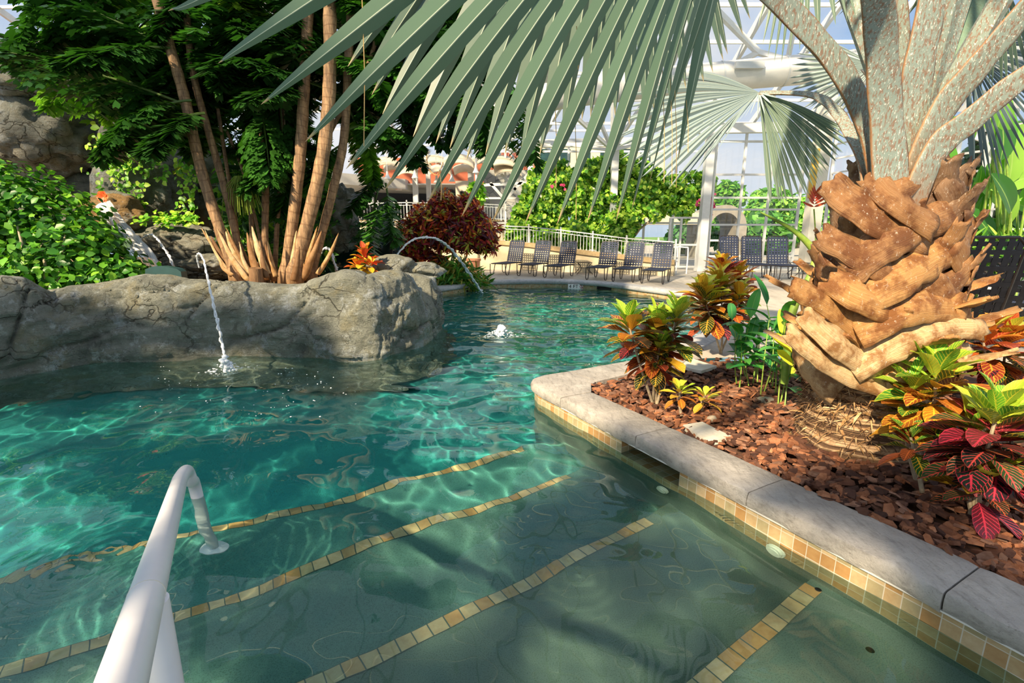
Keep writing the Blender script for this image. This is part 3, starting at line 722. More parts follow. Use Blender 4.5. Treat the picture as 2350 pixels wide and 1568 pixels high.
fan(PD(1850, -330, 3.4), px(T3, 3.3, 3.1), .5, .026, '#64796c', sag=.1, nst=12, seed=6)
def arcpts(pts, n):
    c = catmull([Vector((x, y, 0)) for x, y in pts], 12); L = [0]
    for a, b in zip(c, c[1:]): L.append(L[-1] + (b-a).length)
    return [(interp(L, [p.x for p in c], L[-1]*i/(n-1)), interp(L, [p.y for p in c], L[-1]*i/(n-1))) for i in range(n)]
rj = random.Random(9)
def jit(lst, s): return [(x + rj.uniform(-s, s), y + rj.uniform(-s, s)) for x, y in lst]
SH = PD(1742, 212, 4.4)
fan(SH, px(jit(arcpts([(1580, 165), (1470, 205), (1425, 270), (1420, 330), (1450, 385), (1510, 420), (1560, 425), (1590, 395), (1625, 360), (1665, 315)], 34), 9), 4.5, 4.15), .55, .040, '#8c9fa8', par=STS, sag=.10, nst=14, seed=7, fold=.5, wfac=1.15)
fan(SH, px(jit(arcpts([(1772, 462), (1800, 475), (1825, 452), (1850, 452), (1878, 420), (1900, 395), (1922, 362), (1945, 335), (1940, 290)], 26), 6), 4.3, 4.0), .6, .034, '#748a80', par=STS, sag=.10, nst=14, seed=8, fold=.5, wfac=1.1)
fan(SH, px([(1672, 300), (1690, 285), (1708, 270), (1722, 262), (1738, 275), (1755, 262), (1772, 240), (1785, 225)], 4.2, 4.2), .2, .018, '#a3b6c0', par=STS, sag=.0, nst=8, seed=9, fold=.3)
fan(PD(2215, 110, 4.7), px(jit(arcpts([(2240, 400), (2275, 405), (2310, 400), (2345, 360), (2375, 300), (2390, 240), (2400, 180), (2400, 110), (2390, 60)], 34), 10), 4.7, 4.9), .5, .035, '#5d7480', par=STR, sag=.06, nst=12, seed=10, fold=.5)
fan(PD(2010, 150, 4.9), px(jit(arcpts([(1880, 80), (1830, 130), (1815, 185), (1825, 225), (1850, 250), (1890, 262), (1920, 270)], 22), 6), 4.9, 4.9), .55, .035, '#93a6ac', par=STB, sag=.04, nst=10, seed=11, fold=.5)
fan(PD(2290, -80, 4.2), px(jit(arcpts([(2200, 40), (2170, 120), (2230, 190), (2300, 200), (2370, 150)], 20), 8), 4.4, 4.6), .5, .03, '#5f7a70', sag=.05, nst=10, seed=12, fold=.5)
# invented upper fronds, added out of view above the frame to shade pool and planter
for i, (hx, hy, hz, ax) in enumerate(((2.3, 2.7, 4.6, -2.0), (3.4, 2.9, 4.4, -.6), (3.6, 4.2, 4.3, .6), (1.7, 4.3, 4.5, 2.3))):
    hub = Vector((hx, hy, hz)); tl = []
    for k in range(26):
        a = ax + (k/25 - .5)*4.6; R = 1.15*(1 - .1*abs(k/25-.5)); tl.append(hub + Vector((math.cos(a)*R, math.sin(a)*R, -.35 - .3*abs(math.sin(a-ax)))))
    b = Vector((2.55, 3.4, 2.2)); mb = MB(); mb.tube([b, b.lerp(hub, .5) + Vector((0, 0, .25)), hub], [.07, .05, .03], 8); mb.has = False; sk = mb.build('leaf_stalk', M['petiole'], palm)
    fan(hub, tl, .5, .035, '#6f8478', par=sk, sag=.1, nst=8, seed=20+i)
# threads hanging from the blades
mb = MB(); M['thread'] = plain('leaf_thread', '#c9a66b', rough=.8)
for x, y0, y1, D in ((831, 0, 335, 1.3), (1272, 205, 430, 1.6), (1318, 225, 505, 1.7), (1323, 60, 160, 1.6), (1520, 160, 420, 1.8), (1538, 180, 425, 1.8), (1548, 190, 430, 1.85), (1575, 230, 350, 1.9), (1008, 390, 460, 1.4)):
    a = PD(x, y0, D); b = PD(x+4, y1, D); m = a.lerp(b, .5) + Vector((.004, 0, 0)); mb = MB(); mb.tube([a, m, b], .0011, 4); mb.has = False
    mb.build('hanging_thread', M['thread'], palm)
# ================= planter plants =================
def croton_mat():
    t = NT('croton_leaf'); uv = t.new('SeparateXYZ', Vector=t.coord('UV')); at = t.new('Attribute', _attribute_name='Col')
    ax = t.math('ABSOLUTE', t.math('SUBTRACT', uv.outputs[0], .5))
    ph = t.math('SUBTRACT', t.math('MULTIPLY', uv.outputs[1], 9.0), t.math('MULTIPLY', ax, 5.0))
    nz = t.noise(t.coord(), 24, 3); ph = t.math('ADD', ph, t.math('MULTIPLY', nz, .9))
    tri = t.math('ABSOLUTE', t.math('SUBTRACT', t.math('FRACT', ph), .5))
    vein = t.new('MapRange', Value=tri, i1=.36, i2=.46).outputs[0]
    mid = t.new('MapRange', Value=ax, i1=.055, i2=.02).outputs[0]
    edge = t.new('MapRange', Value=ax, i1=.46, i2=.5).outputs[0]
    v = t.math('MAXIMUM', t.math('MAXIMUM', vein, mid), t.math('MULTIPLY', edge, .7))
    vc = t.ramp(at.outputs['Alpha'], [(.0, srgb('#e8e84a')), (.35, srgb('#f0c63a')), (.6, srgb('#f08a3a')), (1.0, srgb('#e8405a'))])
    c = t.mix(t.math('MULTIPLY', v, .92), at.outputs['Color'], vc)
    p = t.principled(c, .32, t.bump(v, .4, .004), 0, .5)
    tr = t.new('BsdfTranslucent', Color=c).outputs[0]
    return t.done(t.new('MixShader', i0=.22, i1=p, i2=tr).outputs[0])
M['croton'] = croton_mat(); M['stem'] = plain('woody_stem', '#8d8068', '#b3a58a', 20, .8, .4, 60)
YOUNG0 = [('#9cc43a', .0), ('#b8cf3c', .0), ('#6fae34', .05), ('#c9cf45', .1), ('#86b63a', .0), ('#4f9a38', .05)]
MIDC = [('#c98a2c', .3), ('#3f7a2c', .3), ('#b0652a', .4), ('#2f6a2c', .25), ('#8f4a22', .45), ('#d09a30', .3)]
OLD = [('#23402a', .5), ('#5f2c26', .8), ('#2c4a2a', .4), ('#3a2a2c', .9), ('#8a3a28', .6), ('#1f3a2c', .6), ('#a04a28', .5), ('#2f5a2c', .3), ('#354a26', .45)]
YOUNG = [('#8cb83a', .0), ('#a8c83c', .0), ('#6fae34', .0), ('#b8c845', .05), ('#7cb03a', .0), ('#5a9f38', .0)]
def leafblade(mb, base, d, up, L, W, curl, col, alpha, nst=6, wave=0.0, taper=1.2):
    """one broad leaf: obovate outline, folded along the midrib, arching over its length"""
    d = d.normalized(); side = d.cross(up)
    side = side.normalized() if side.length > 1e-4 else Vector((1, 0, 0)); nn = side.cross(d).normalized()
    vs = []; uv = []; pos = Vector(base); ang = 0.0
    for i in range(nst + 1):
        t = i/nst; w = W*.5*(math.sin(PI*min(1, (t**taper)))**.62 if 0 < t < 1 else (0.06 if t == 0 else .03))
        w = max(w, W*.03); dd = (d*math.cos(ang) - nn*math.sin(ang)); n2 = (nn*math.cos(ang) + d*math.sin(ang))
        wv = wave*math.sin(t*9)
        vs += [pos - side*w + n2*(w*.30 + wv*w), pos - side*w*.5 + n2*w*.12, pos, pos + side*w*.5 + n2*w*.12, pos + side*w + n2*(w*.30 - wv*w)]
        uv += [(0, t), (.25, t), (.5, t), (.75, t), (1, t)]
        pos = pos + dd*(L/nst); ang += curl/nst
    c = (*col, alpha); mb.add(vs, [(i*5+k, i*5+k+1, (i+1)*5+k+1, (i+1)*5+k) for i in range(nst) for k in range(4)], uv, c); mb.has = True
def pick(rs, pal):
    h, a = rs.choice(pal); c = srgb(h); f = rs.uniform(.8, 1.2); return (c[0]*f, c[1]*f, c[2]*f), min(1, max(0, a + rs.uniform(-.12, .12)))
def croton(base, heads, label, seed, L=.2, group=None, pal=None, name='croton_shrub', lift=(1.2, -.45)):
    """heads: (top point, crown length, number of leaves)"""
    rs = random.Random(seed); root = empty(name, base, label, 'croton', group); y, m_, o_ = pal or (YOUNG, MIDC, OLD)
    base = Vector(base)
    for hi, (top, cl, n, sc) in enumerate(heads):
        top = Vector(top); bend = base.lerp(top, .5) + Vector((rs.uniform(-.04, .04), rs.uniform(-.04, .04), 0))
        st = MB(); path = catmull([base + Vector((rs.uniform(-.03, .03), rs.uniform(-.03, .03), -.02)), bend, top], 6); st.tube(path, [.014*(1 - .5*i/(len(path)-1)) for i in range(len(path))], 6); st.has = False
        st.build('stem', M['stem'], root)
        lf = MB()
        n = int(n*1.5)
        for i in range(n):
            t = (i + .5)/n; z = t**1.1                      # 0 top, 1 bottom
            p = top + (base - top).normalized()*cl*z; a = i*2.4 + rs.uniform(-.3, .3)
            el = lift[0] + (lift[1] - lift[0])*t + rs.uniform(-.22, .22)
            d = Vector((math.cos(a)*math.cos(el), math.sin(a)*math.cos(el), math.sin(el)))
            col, al = pick(rs, y if t < .33 else (m_ if t < .62 and rs.random() < .75 else o_))
            l = L*sc*rs.uniform(.8, 1.15)*(.75 + .35*min(1, t*2.5))
            leafblade(lf, p + d*.02, d, Vector((0, 0, 1)) if abs(d.z) < .97 else Vector((1, 0, 0)), l, l*rs.uniform(.40, .52), rs.uniform(.2, .8), col, al, wave=rs.uniform(0, .2))
        lf.build('foliage', M['croton'], root, smooth='all')
    return root
def G(x, y): return P(x, y, .19)
b = G(1500, 925); D = b.y
croton(b, [(PD(1440, 735, D-.15), .30, 26, 1.0), (PD(1505, 735, D+.05), .42, 40, 1.0), (PD(1555, 715, D), .32, 28, 1.0), (PD(1515, 790, D-.15), .25, 20, .9)], 'croton with lime green tops and orange lower leaves near the planter corner', 4, .25)
b = G(1655, 815); D = b.y
RED = ([('#a8661f', .3), ('#8e3a22', .6), ('#c88a2a', .3), ('#79301f', .7), ('#b5b03a', .1)], [('#8e3a22', .6), ('#7a2c26', .6), ('#b5602a', .4)], OLD)
YEL = ([('#a8b832', .05), ('#c79a2c', .15), ('#b8c23a', .05), ('#c28a28', .2)], MIDC, OLD)
croton(b, [(PD(1610, 665, D-.25), .45, 40, 1.1), (PD(1650, 640, D), .55, 44, 1.05), (PD(1700, 670, D-.1), .4, 26, .95)], 'taller croton with golden yellow veined leaves, second plant from the planter corner', 5, .27, pal=YEL)
b2 = G(1690, 800); D = b2.y
croton(b2, [(PD(1655, 610, D+.3), .35, 36, 1.0), (PD(1690, 625, D+.35), .4, 34, 1.0)], 'dark red croton standing just behind the golden veined croton', 6, .27, pal=RED)
YG = ([('#b9c93c', .0), ('#86b63a', .0), ('#c9cf45', .1)], [('#b9c93c', .1), ('#c9b03c', .2)], [('#b0682a', .5), ('#c9a03c', .3)])
croton(G(1560, 950), [(PD(1560, 895, G(1560, 950).y), .08, 12, 1.0)], 'small yellow green croton sprout with fallen lower leaves, left of a pair', 7, .13, pal=YG)
croton(G(1622, 952), [(PD(1618, 908, G(1622, 952).y), .07, 10, 1.0)], 'small upright lime croton sprout, right of a pair in the bark', 8, .13, pal=YG)
b = G(2120, 1130); D = b.y
PINK = (YOUNG, [('#6a2c30', .95), ('#2a3e2c', .75), ('#2f5a2c', .4), ('#a8862c', .3)], [('#23302a', 1.0), ('#33262c', 1.0), ('#2c4a2a', .9), ('#6a2430', 1.0), ('#26382a', .8)])
croton(b, [(PD(2150, 845, D+.05), .30, 30, 1.1), (PD(2090, 880, D+.1), .28, 22, .9)], 'tall croton with big lime yellow top leaves in front of the palm trunk', 9, .22, pal=YEL and (YOUNG, MIDC, MIDC))
croton(G(2115, 1145), [(PD(2090, 1005, G(2115, 1145).y), .10, 12, 1.0)], 'low dark green croton with yellow veins on a bare stem by the palm foot', 10, .16, pal=([('#1f6a2c', .05), ('#2a7a30', .05)], [('#1f5a2c', .1), ('#2c6a2a', .3)], [('#2a5a2a', .4), ('#8e4a2a', .6)]))
b = G(2230, 1200); D = b.y
croton(b, [(PD(2290, 945, D), .30, 30, 1.15), (PD(2330, 960, D+.1), .30, 26, 1.1), (PD(2225, 980, D+.1), .22, 18, 1.0), (PD(2260, 1090, D-.02), .18, 16, .85)], 'croton with crimson veined lower leaves at the right edge of the planter', 11, .21, pal=PINK)
b = G(2290, 950); D = b.y
croton(b, [(PD(2255, 770, D), .25, 24, 1.0), (PD(2310, 765, D+.1), .3, 26, 1.0)], 'orange red croton behind the palm stubs, in front of the black chairs', 12, .27, pal=([('#c9702a', .5), ('#d8862c', .4), ('#b8c23a', .1), ('#b5502a', .6)], [('#9a3a2a', .6), ('#b5602a', .5)], OLD))
# ginger stems, seed stalk, spear leaf
M['leaf'] = leafmat('green_leaf', .3, .38, (.03, '#9fc46a', .4))
M['gstem'] = plain('green_stem', '#6f9a3a', '#9ab24e', 12, .5)
def cane(root, base, top, n, L, W, pal, rs, r=.007, first=.35, el=(.2, 1.0)):
    mb = MB(); m = base.lerp(top, .5) + Vector((rs.uniform(-.04, .04), rs.uniform(-.04, .04), 0)); path = catmull([base, m, top], 5)
    mb.tube(path, [r*(1-.5*i/(len(path)-1)) for i in range(len(path))], 6); mb.has = False; stm = mb.build('stem', M['gstem'], root)
    lf = MB(); a0 = rs.uniform(0, 6.28)
    for i in range(n):
        t = first + (1-first)*i/max(1, n-1); p = base.lerp(top, t); a = a0 + (i % 2)*PI + rs.uniform(-.5, .5); e = rs.uniform(*el) + (.35 if i == n-1 else 0)
        d = Vector((math.cos(a)*math.cos(e), math.sin(a)*math.cos(e), math.sin(e))); c = srgb(rs.choice(pal)); f = rs.uniform(.85, 1.2)
        leafblade(lf, p, d, Vector((0, 0, 1)), L*rs.uniform(.8, 1.15), W*rs.uniform(.85, 1.15), rs.uniform(.5, 1.1), (c[0]*f, c[1]*f, c[2]*f), 1, 6, taper=.75)
    lf.build('leaf', M['leaf'], stm, smooth='all')
rs = random.Random(31)
gp = empty('ginger_plant', G(1760, 890), 'clump of green ginger canes with broad pointed leaves beside the palm trunk', 'ginger plant')
GR = ['#3f8a3c', '#4f9a44', '#2f7a3c', '#5aa84a', '#3a8444']
for bx, by, tx, ty in ((1690, 880, 1695, 760), (1697, 890, 1700, 770), (1718, 885, 1722, 730), (1728, 880, 1742, 750), (1745, 910, 1765, 735), (1752, 905, 1775, 760), (1738, 880, 1745, 745), (1712, 870, 1680, 735), (1780, 905, 1790, 770), (1790, 930, 1810, 795), (1800, 945, 1820, 790), (1785, 935, 1800, 740), (1772, 890, 1760, 700), (1730, 868, 1735, 790), (1765, 880, 1785, 812)):
    b = G(bx, by); cane(gp, b, PD(tx, ty, b.y + rs.uniform(-.1, .1)), 5, .31, .10, GR if tx < 1795 else GR + ['#b8cf3c'], rs)
lf = MB()
for x0, y0, x1, y1, w in ((1768, 765, 1834, 812, .085), (1783, 803, 1822, 838, .07)):
    a = PD(x0, y0, 3.75); b = PD(x1, y1, 3.65); leafblade(lf, a, b-a, Vector((0, -.8, .6)), (b-a).length, w, .3, srgb('#d4dc3c'), 1, taper=.75)
o = lf.build('yellow_leaf', M['leaf'], gp, smooth='all'); o['label'] = 'yellowed leaf'
sp = empty('heliconia_plant', PD(1850, 860, 4.2), 'thick green stalk with a long pointed rolled leaf rising left of the palm trunk', 'heliconia'); mb = MB()
path = catmull([PD(1800, 880, 4.1), PD(1818, 720, 4.1), PD(1862, 630, 4.15), PD(1880, 560, 4.2)], 6); mb.tube(path, .032, 10); mb.has = False; mb.build('stem', M['gstem'], sp)
path = catmull([PD(1885, 615, 4.1), PD(1868, 575, 4.1), PD(1820, 528, 4.1), PD(1745, 487, 4.1)], 6); mb = MB(); mb.tube(path, [.035 - .031*(i/(len(path)-1))**1.5 for i in range(len(path))], 10); mb.has = False; mb.build('rolled_leaf', M['gstem'], sp)
M['redfl'] = plain('red_bract', '#d8482c', '#e8703a', 12, .45)
hb = PD(1868, 640, 4.6); hp = empty('bromeliad_flower', hb, 'single orange red star shaped bract on a thin dark stem left of the palm', 'flower')
mb = MB(); mb.tube(catmull([hb, PD(1872, 560, 4.6), PD(1868, 480, 4.6)], 5), .006, 6); mb.has = False; mb.build('stem', M['gstem'], hp)
lf = MB(); c = PD(1868, 475, 4.6)
for i in range(12):
    s = -1 if i % 2 else 1; z = i//2; dd = Vector((s*(1.0 - .08*z), rs.uniform(-.4, .3), .35 + .22*z)); leafblade(lf, c + Vector((0, 0, .022*z)), dd, Vector((0, -1, .2)), .125 - .008*z, .022, -.5, (1, 1, 1), 1, taper=.7)
lf.build('bract', M['redfl'], hp, smooth='all')
# ================= left side: rock rim, cane palm clump, cliffs, bush =================
def rock_mat(name, a, b, c3, lich='#aab4ae', cr=1.0, bump=.9, warm='#a08a5a'):
    t = NT(name); co = t.coord()
    c = t.ramp(t.noise(co, 1.3, 7, .7), [(.32, srgb(a)), (.5, srgb(b)), (.68, srgb(c3))])
    c = t.mix(t.ramp(t.noise(co, 2.6, 5, .6, .6), [(.52, (0, 0, 0)), (.64, (.6, .6, .6))]), c, srgb(warm))
    c = t.mix(t.ramp(t.noise(co, 6.5, 8, .75), [(.56, (0, 0, 0)), (.64, (.75, .75, .75))]), c, srgb(lich))
    wh = t.noise(t.mapping(co, (1.2, 1.2, .8)), 2.2, 9, .8); c = t.mix(t.ramp(wh, [(.54, (0, 0, 0)), (.62, (.55, .55, .55))]), c, srgb('#c3ccd2'))
    sp = t.noise(co, 60, 4, .8); c = t.mix(t.ramp(sp, [(.58, (0, 0, 0)), (.66, (.8, .8, .8))]), c, srgb('#54564e'))
    v = t.new('TexVoronoi', Vector=t.mapping(t.new('VectorMath', _operation='ADD', i0=co, i1=t.new('TexNoise', Vector=co, Scale=1.5, Detail=4.0).outputs[1]).outputs[0], (1.5, 1.5, 3.4), (.0, .45, .0)), Scale=cr, _feature='DISTANCE_TO_EDGE').outputs['Distance']
    v2 = t.new('TexVoronoi', Vector=t.mapping(t.new('VectorMath', _operation='ADD', i0=co, i1=t.new('TexNoise', Vector=co, Scale=3.0, Detail=4.0).outputs[1]).outputs[0], (1.0, 1.0, 7), (.0, .45, .0)), Scale=cr*1.6, _feature='DISTANCE_TO_EDGE').outputs['Distance']
    crk = t.new('MapRange', Value=v, i1=0.0, i2=.03).outputs[0]; crk2 = t.new('MapRange', Value=v2, i1=0.0, i2=.02).outputs[0]
    mask = t.ramp(t.noise(co, .9, 3), [(.42, (0, 0, 0)), (.58, (1, 1, 1))])
    mask1 = t.ramp(t.noise(co, .7, 2), [(.50, (0, 0, 0)), (.58, (1, 1, 1))]); crk = t.math('MAXIMUM', crk, t.math('SUBTRACT', 1.0, mask1))
    crk2 = t.math('MAXIMUM', crk2, t.math('SUBTRACT', 1.0, mask))
    k = t.math('MULTIPLY', crk, t.math('ADD', t.math('MULTIPLY', crk2, .55), .45)); c = t.mix(k, t.mix(1.0, c, srgb('#77705f'), 'MULTIPLY'), c)
    h = t.math('ADD', t.math('ADD', t.math('MULTIPLY', t.noise(co, 4, 9, .75), 1.8), t.math('MULTIPLY', t.noise(t.mapping(co, (1.5, 1.5, 9), (0, .4, 0)), 3, 6, .7), .9)), t.math('MULTIPLY', k, .5))
    pit = t.new('TexVoronoi', Vector=co, Scale=34.0).outputs['Distance']; h = t.math('ADD', h, t.math('MULTIPLY', t.math('MINIMUM', pit, .25), .5))
    return t.done(t.principled(c, .8, t.bump(h, bump, .055)))
M['rock'] = rock_mat('grey_rock', '#686c62', '#919486', '#b2b4a4', '#c2c8c2', 1.0, 1.0, '#8b8564')
M['cliff'] = rock_mat('cliff_rock', '#5c625c', '#8a8b7f', '#a9a798', '#8e9690', .8, 1.0, '#8f8468')
M['wetrock'] = rock_mat('wet_brown_rock', '#6d5a3a', '#9a7a48', '#b08f5a', '#a08a60')
def U0(x, y): return P(x, y, 0)
base_px = [(-260, 925), (-100, 892), (0, 870), (120, 852), (240, 835), (360, 827), (480, 822), (620, 818), (740, 823), (850, 825), (900, 815), (945, 803), (985, 788), (1005, 770), (1008, 742), (1004, 712), (998, 690)]
top_y = [(-260, 625), (-100, 655), (0, 640), (55, 628), (100, 636), (140, 655), (165, 668), (195, 655), (225, 650), (270, 640), (330, 630), (390, 632), (430, 645), (500, 648), (620, 652), (690, 645), (740, 628), (770, 620), (810, 624), (850, 640), (900, 630), (950, 618), (975, 622), (995, 650), (1004, 655), (1003, 650), (998, 655)]
def rockwall():
    B = [U0(x, y) for x, y in base_px[:-3]] + [Vector((-1.30, 8.9, 0)), Vector((-1.55, 9.7, 0)), Vector((-2.1, 10.3, 0))]
    tx = [x for x, y in base_px[:-3]] + [1000, 985, 960]
    path = []; pxs = []
    NS = 26
    for i in range(len(B)-1):
        for k in range(NS):
            t = k/NS; p0, p1, p2, p3 = B[max(i-1, 0)], B[i], B[i+1], B[min(i+2, len(B)-1)]
            path.append(.5*((2*p1) + (p2-p0)*t + (2*p0-5*p1+4*p2-p3)*t*t + (3*p1-p0-3*p2+p3)*t**3)); pxs.append(tx[i] + (tx[i+1]-tx[i])*t)
    n = len(path); mb = MB(); vs = []; m = 60
    for i in range(n):
        p = path[i]; tg = (path[min(i+1, n-1)] - path[max(i-1, 0)]).normalized(); nn = Vector((tg.y, -tg.x, 0))       # towards the water
        x = pxs[i]; yt = interp([a for a, b in top_y], [b for a, b in top_y], x)
        depth = .55 + .2*mn.noise(Vector((i*.03, 0, 0)))
        zt = PD(x, yt, max(p.y, 5.0) + .40).z if i < (len(B)-4)*NS else 1.05 - .12*((i - (len(B)-4)*NS)/NS)
        zt = max(.75, zt)
        for k in range(m):
            t = k/(m-1)
            if t < .15: s = t/.15; z = -1.1 + 1.1*s; d = .28*(1-s)**1.2         # under water, leaning out
            elif t < .62: s = (t-.15)/.47; z = zt*.86*s; d = .10*math.sin(s*PI) - .13*s
            elif t < .82: s = (t-.62)/.20; z = zt*(.86 + .14*math.sin(s*PI/2)); d = -.13 - .34*(1-math.cos(s*PI/2))
            else: s = (t-.82)/.18; z = zt - .35*s**1.5; d = -.47 - .75*s
            q = p + nn*d + Vector((0, 0, z))
            cf = Vector((q.x*1.0, q.y*1.0, q.z*1.4))
            f = mn.fractal(cf*1.1 + Vector((4, 1, 2)), .9, 2.1, 7)*.13 + mn.fractal(cf*4.2, .8, 2.1, 4)*.022
            # layered joints dipping to one side
            w = q.z*3.1 - q.x*1.25 + mn.noise(cf*.9)*1.5; st = (w % 1.0); f += (.028*(st**2) if .35 < t or True else 0)*(1 + mn.noise(cf*.7))
            vr = mn.voronoi(Vector((q.x*.75 + mn.noise(cf*1.5)*.35, q.y*.75, q.z*1.1 - q.x*.4)))[0]; e = vr[1] - vr[0]; f -= .09*max(0, 1 - e/.05)*max(0, min(1, (mn.noise(cf*.6 + Vector((9, 0, 0))) + .05)*4))*(1 if t > .15 else .4)
            vr = mn.voronoi(Vector((q.x*2.9, q.y*2.9, q.z*3.2 + 9)))[0]; f -= .03*max(0, 1 - (vr[1]-vr[0])/.10)*max(0, min(1, (mn.noise(cf*.9) - .12)*5))
            fd = 1.0 if t > .17 else .5
            q = q + nn*f*fd + Vector((0, 0, f*.35*(1 if t > .6 else 0)))
            vs.append(q)
    mb.add(vs, grid_mesh(None, n, m)); o = mb.build('rock_wall', M['rock'], smooth='all'); o.cycles.is_caustics_receiver = True
    tag(o, 'long low wall of grey weathered boulders rising from the pool on the left', 'rock'); return o
rockwall()
def boulder(c, r, seed, label, m='rock', amp=.3, fr=1.2, rot=0.0, sub=5, ridge=.5, name='boulder', group=None):
    mb = MB(); rockmesh(mb, c, r, seed, sub, amp, fr, rot, ridge=ridge); return tag(mb.build(name, M[m], origin=(c[0], c[1], c[2]-r[2]*.8), smooth='all'), label, 'rock', group)
boulder(PD(178, 672, 6.95), (.42, .3, .085), 3, 'flat thin slab of grey rock lying in the dip of the rock wall', amp=.12, rot=.2, sub=4)
boulder(PD(895, 612, 9.2), (.42, .35, .22), 5, 'rounded boulder behind the tall arcing jet by the red croton', amp=.2, sub=4)
boulder(PD(960, 622, 9.6), (.5, .5, .18), 6, 'low boulder at the end of the rock wall beside the croton tree', amp=.2, sub=4)
# raised ground behind the rock wall
M['litter'] = plain('leaf_litter', '#6a5136', '#9a7a50', 14, .95, .9, 50)
mb = MB(); gp_ = [(-20, 5.6), (-7.4, 5.9), (-5.2, 7.2), (-3.4, 7.5), (-2.3, 7.6), (-1.9, 8.4), (-2.2, 9.6), (-3.0, 10.6), (-20, 12)]
mb.prism(gp_, -.4, .72); tag(mb.build('ground_raised_bed', M['litter'], smooth=False), kind='structure')
mb = MB(); mb.prism([(-30, 11.2), (-5.0, 11.2), (-3.5, 12.4), (-3.6, 20), (-30, 30)], -.4, .35); tag(mb.build('ground_left', M['litter'], smooth=False), kind='structure')
# cliffs
def K(x, y, D): return PD(x, y, D)
def C(px_, D, r, seed, label, **kw): boulder(K(*px_, D), r, seed, label, 'cliff', **kw)
C((60, 180), 11.2, (1.35, 1.0, .62), 11, 'overhanging grey ledge at the top of the cliff, left edge', amp=.25, rot=.1, ridge=.8)
C((70, 285), 11.6, (1.25, 1.0, 1.15), 12, 'dark recessed cliff face below the overhanging ledge', amp=.25, ridge=.7)
C((60, 470), 12.2, (2.4, 1.2, 1.4), 13, 'broad shaded rock mass behind the leafy bush', amp=.25, ridge=.6)
C((330, 410), 11.6, (.95, .8, 1.45), 14, 'tall rounded rock pillar with trailing vines behind the waterfall', amp=.22, ridge=.6)
C((430, 430), 12.8, (1.2, .8, 1.6), 15, 'dark rock column behind the cane palm stems', amp=.25)
C((420, 560), 10.4, (1.05, .6, .42), 16, 'grey rock shelf right of the waterfall', amp=.3, rot=-.15)
C((480, 610), 10.1, (.9, .5, .3), 17, 'low rock at the foot of the shelf behind the cane palm', amp=.3)
C((215, 250), 12.6, (.6, .5, 2.2), 18, 'narrow rock pillar behind the cliff opening', amp=.2)
C((760, 500), 11.5, (.62, .5, .85), 19, 'pale grey boulder stack right of the cane palm stems', amp=.3)
C((880, 545), 12.4, (.28, .3, .75), 20, 'upright rock post at the end of the aquarium glass', amp=.2, sub=4)
boulder(K(265, 495, 10.2), (.62, .5, .42), 22, 'wet brown rock lip under the waterfall', 'wetrock', amp=.2)
boulder(K(262, 460, 10.5), (.42, .4, .18), 23, 'grey cap stone above the waterfall lip', 'cliff', amp=.2, sub=4)
C((600, 500), 12.9, (1.7, .8, 1.5), 26, 'dark mossy rock behind the foot of the cane palm', amp=.25)
# waterfall
def fall_mat():
    t = NT('falling_water'); uv = t.coord('UV'); n = t.noise(t.mapping(uv, (26, 1.6, 1)), 1.0, 4, .7)
    a = t.principled(srgb('#f2f6fa'), .4); b = t.new('BsdfTransparent').outputs[0]
    return t.done(t.new('MixShader', i0=t.ramp(n, [(.36, (.15, .15, .15)), (.55, (.95, .95, .95))]), i1=b, i2=a).outputs[0])
M['fall'] = fall_mat()
mb = MB(); path = catmull([K(236, 468, 9.35), K(255, 505, 9.2), K(285, 545, 9.05), K(320, 590, 8.95), K(345, 640, 8.9)], 8); n = len(path); vs = []; uv = []
for i, p in enumerate(path):
    w = .14 + .17*(i/(n-1))
    for k in range(9):
        u = k/8*2-1; vs.append(p + Vector((u*w, 0, .06*u)) + Vector((0, -.09*(1-u*u) + .03*mn.noise(Vector((u*4, i*.6, 0))), .02*mn.noise(Vector((u*3, i*.8, 4)))))); uv.append((k/8, i/(n-1)))
mb.add(vs, grid_mesh(None, n, 9), uv); tag(mb.build('waterfall', M['fall'], smooth='all', origin=path[0]), 'white veil of water sliding over brown rock at the left', 'waterfall')
